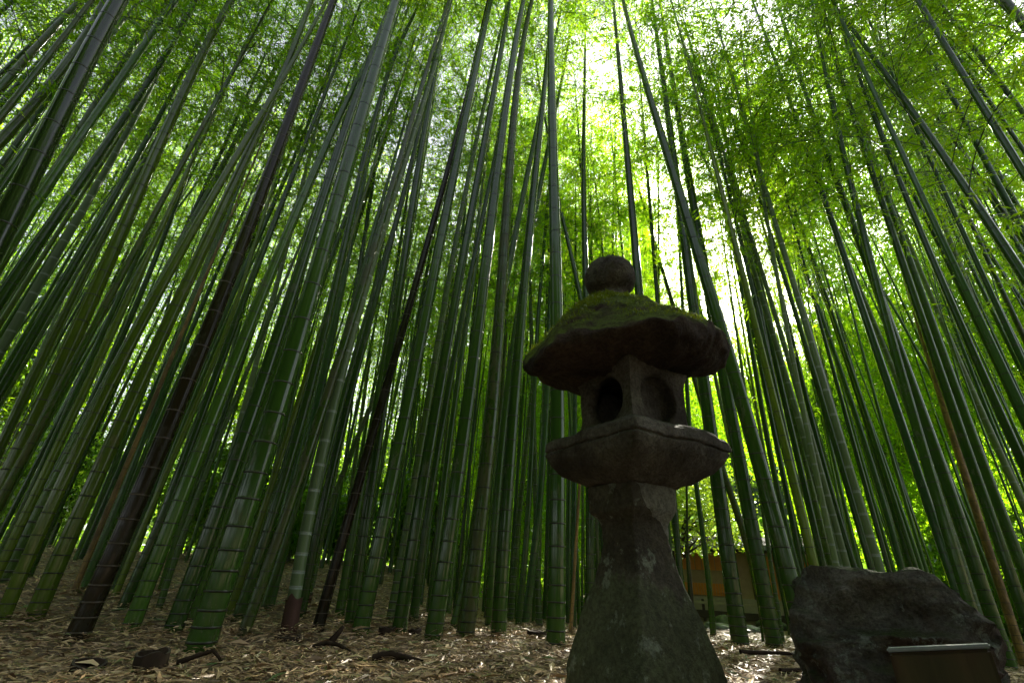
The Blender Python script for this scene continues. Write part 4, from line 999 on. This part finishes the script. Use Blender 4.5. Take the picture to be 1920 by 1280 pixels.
def maple(seed, rad, z0, hz):
    g = np.random.default_rng(seed); LB, LD = [], []
    for k in range(int(22*rad*rad)+12):
        a = g.uniform(0, 6.28); rr = rad*math.sqrt(g.random()); z = z0+g.random()*hz*(1-.35*(rr/rad)**2)
        c_ = np.array([rr*math.cos(a), rr*math.sin(a)*.8, z]); q = g.normal(0, 1, (80, 3))*np.array([.28, .28, .08]); q[:, 2] -= .25*(q[:, 0]**2+q[:, 1]**2)
        LB.append(c_+q); dd = g.normal(0, 1, (80, 3)); dd[:, 2] = dd[:, 2]*.3-.1; LD.append(dd)
    B = np.concatenate(LB); n = len(B); L = g.uniform(.07, .13, n)
    P = leaf_quads(B, unit(np.concatenate(LD)), L, L*.75, .05)
    return mesh_np('crown', P, np.arange(4*n).reshape(-1, 4), MAT['leaf_maple'], np.repeat(np.clip(g.normal(.5, .25, n), 0, 1), 4), smooth=False)
for x, y, rad, z0, hz, lab in ((5.25, 14.4, 1.40, 1.95, 2.4, 'bright yellow green maple in front of the left end of the tea house'), (8.3, 20.6, 2.1, 2.7, 3.6, 'bright yellow green maple rising behind the tea house roof')):
    mp = empty('maple_tree', (x, y, gz(x, y))); tag(mp, lab, 'tree', 'maple trees by the tea house')
    tr = obj('trunk', trunk_mesh(z0+1.2, .07, .5, 12), mp); lm = obj('limbs', limb_mesh(z0+.6, rad*.7, 9), tr)
    obj('crown', maple(int(x*10), rad, z0, hz), mp)

# ------------------------------------------------------------------ the far bamboo wood: one mass of sunlit leaves
def wood(n):
    g = np.random.default_rng(5)
    B = np.zeros((0, 3))
    while len(B) < n:
        m = 60000; az = np.radians(np.where(g.random(m) < .40, g.uniform(-62, 62, m), g.uniform(-6, 62, m))); r_ = g.uniform(15, 31, m); z = -1+27*g.random(m)
        p = np.stack([r_*np.sin(az), r_*np.cos(az), z], 1)
        keep = []
        for q, a, rr in zip(p, np.degrees(az), r_):
            v = Vector(q)
            d = noise.noise(v*.33)+.55*noise.noise(v*.95+Vector((4, 1, 9)))
            top = 21.5+5.0*noise.noise(Vector((a*.12, 0, 2)))
            lo = -1.0 if rr > 19 else 4.5
            if 20.5 < a < 36:             # the clearing round the tea house lets the sun in
                top = 15; lo = 5.5 if a < 31 else 0; d -= .10
                el = math.degrees(math.atan2(q[2]-EYE, rr))
                if math.hypot(a-33, el-34.5) < 4.5 or rr < 20: continue
            elif rr < 19 and a < -6: continue
            elif a < -4 and q[2] < 4.5 and d < .22: continue
            if d > (-.12 if a > 2 else -.30) and lo < q[2] < top: keep.append(q)
        B = np.concatenate([B, np.array(keep)])
    B = B[:n]; d = unit(g.normal(0, 1, (n, 3))-np.array([0, 0, .45])); L = g.uniform(.13, .24, n)
    P = leaf_quads(B, d, L, L*g.uniform(.22, .34, n), .15)
    o = obj('bamboo_wood', mesh_np('bamboo_wood', P, np.arange(4*n).reshape(-1, 4), MAT['leaf'], np.repeat(np.clip(g.normal(.5, .27, n), 0, 1), 4), smooth=False))
    tag(o, 'mass of sunlit bamboo leaves far behind the grove', 'foliage', kind='stuff')
wood(700000)
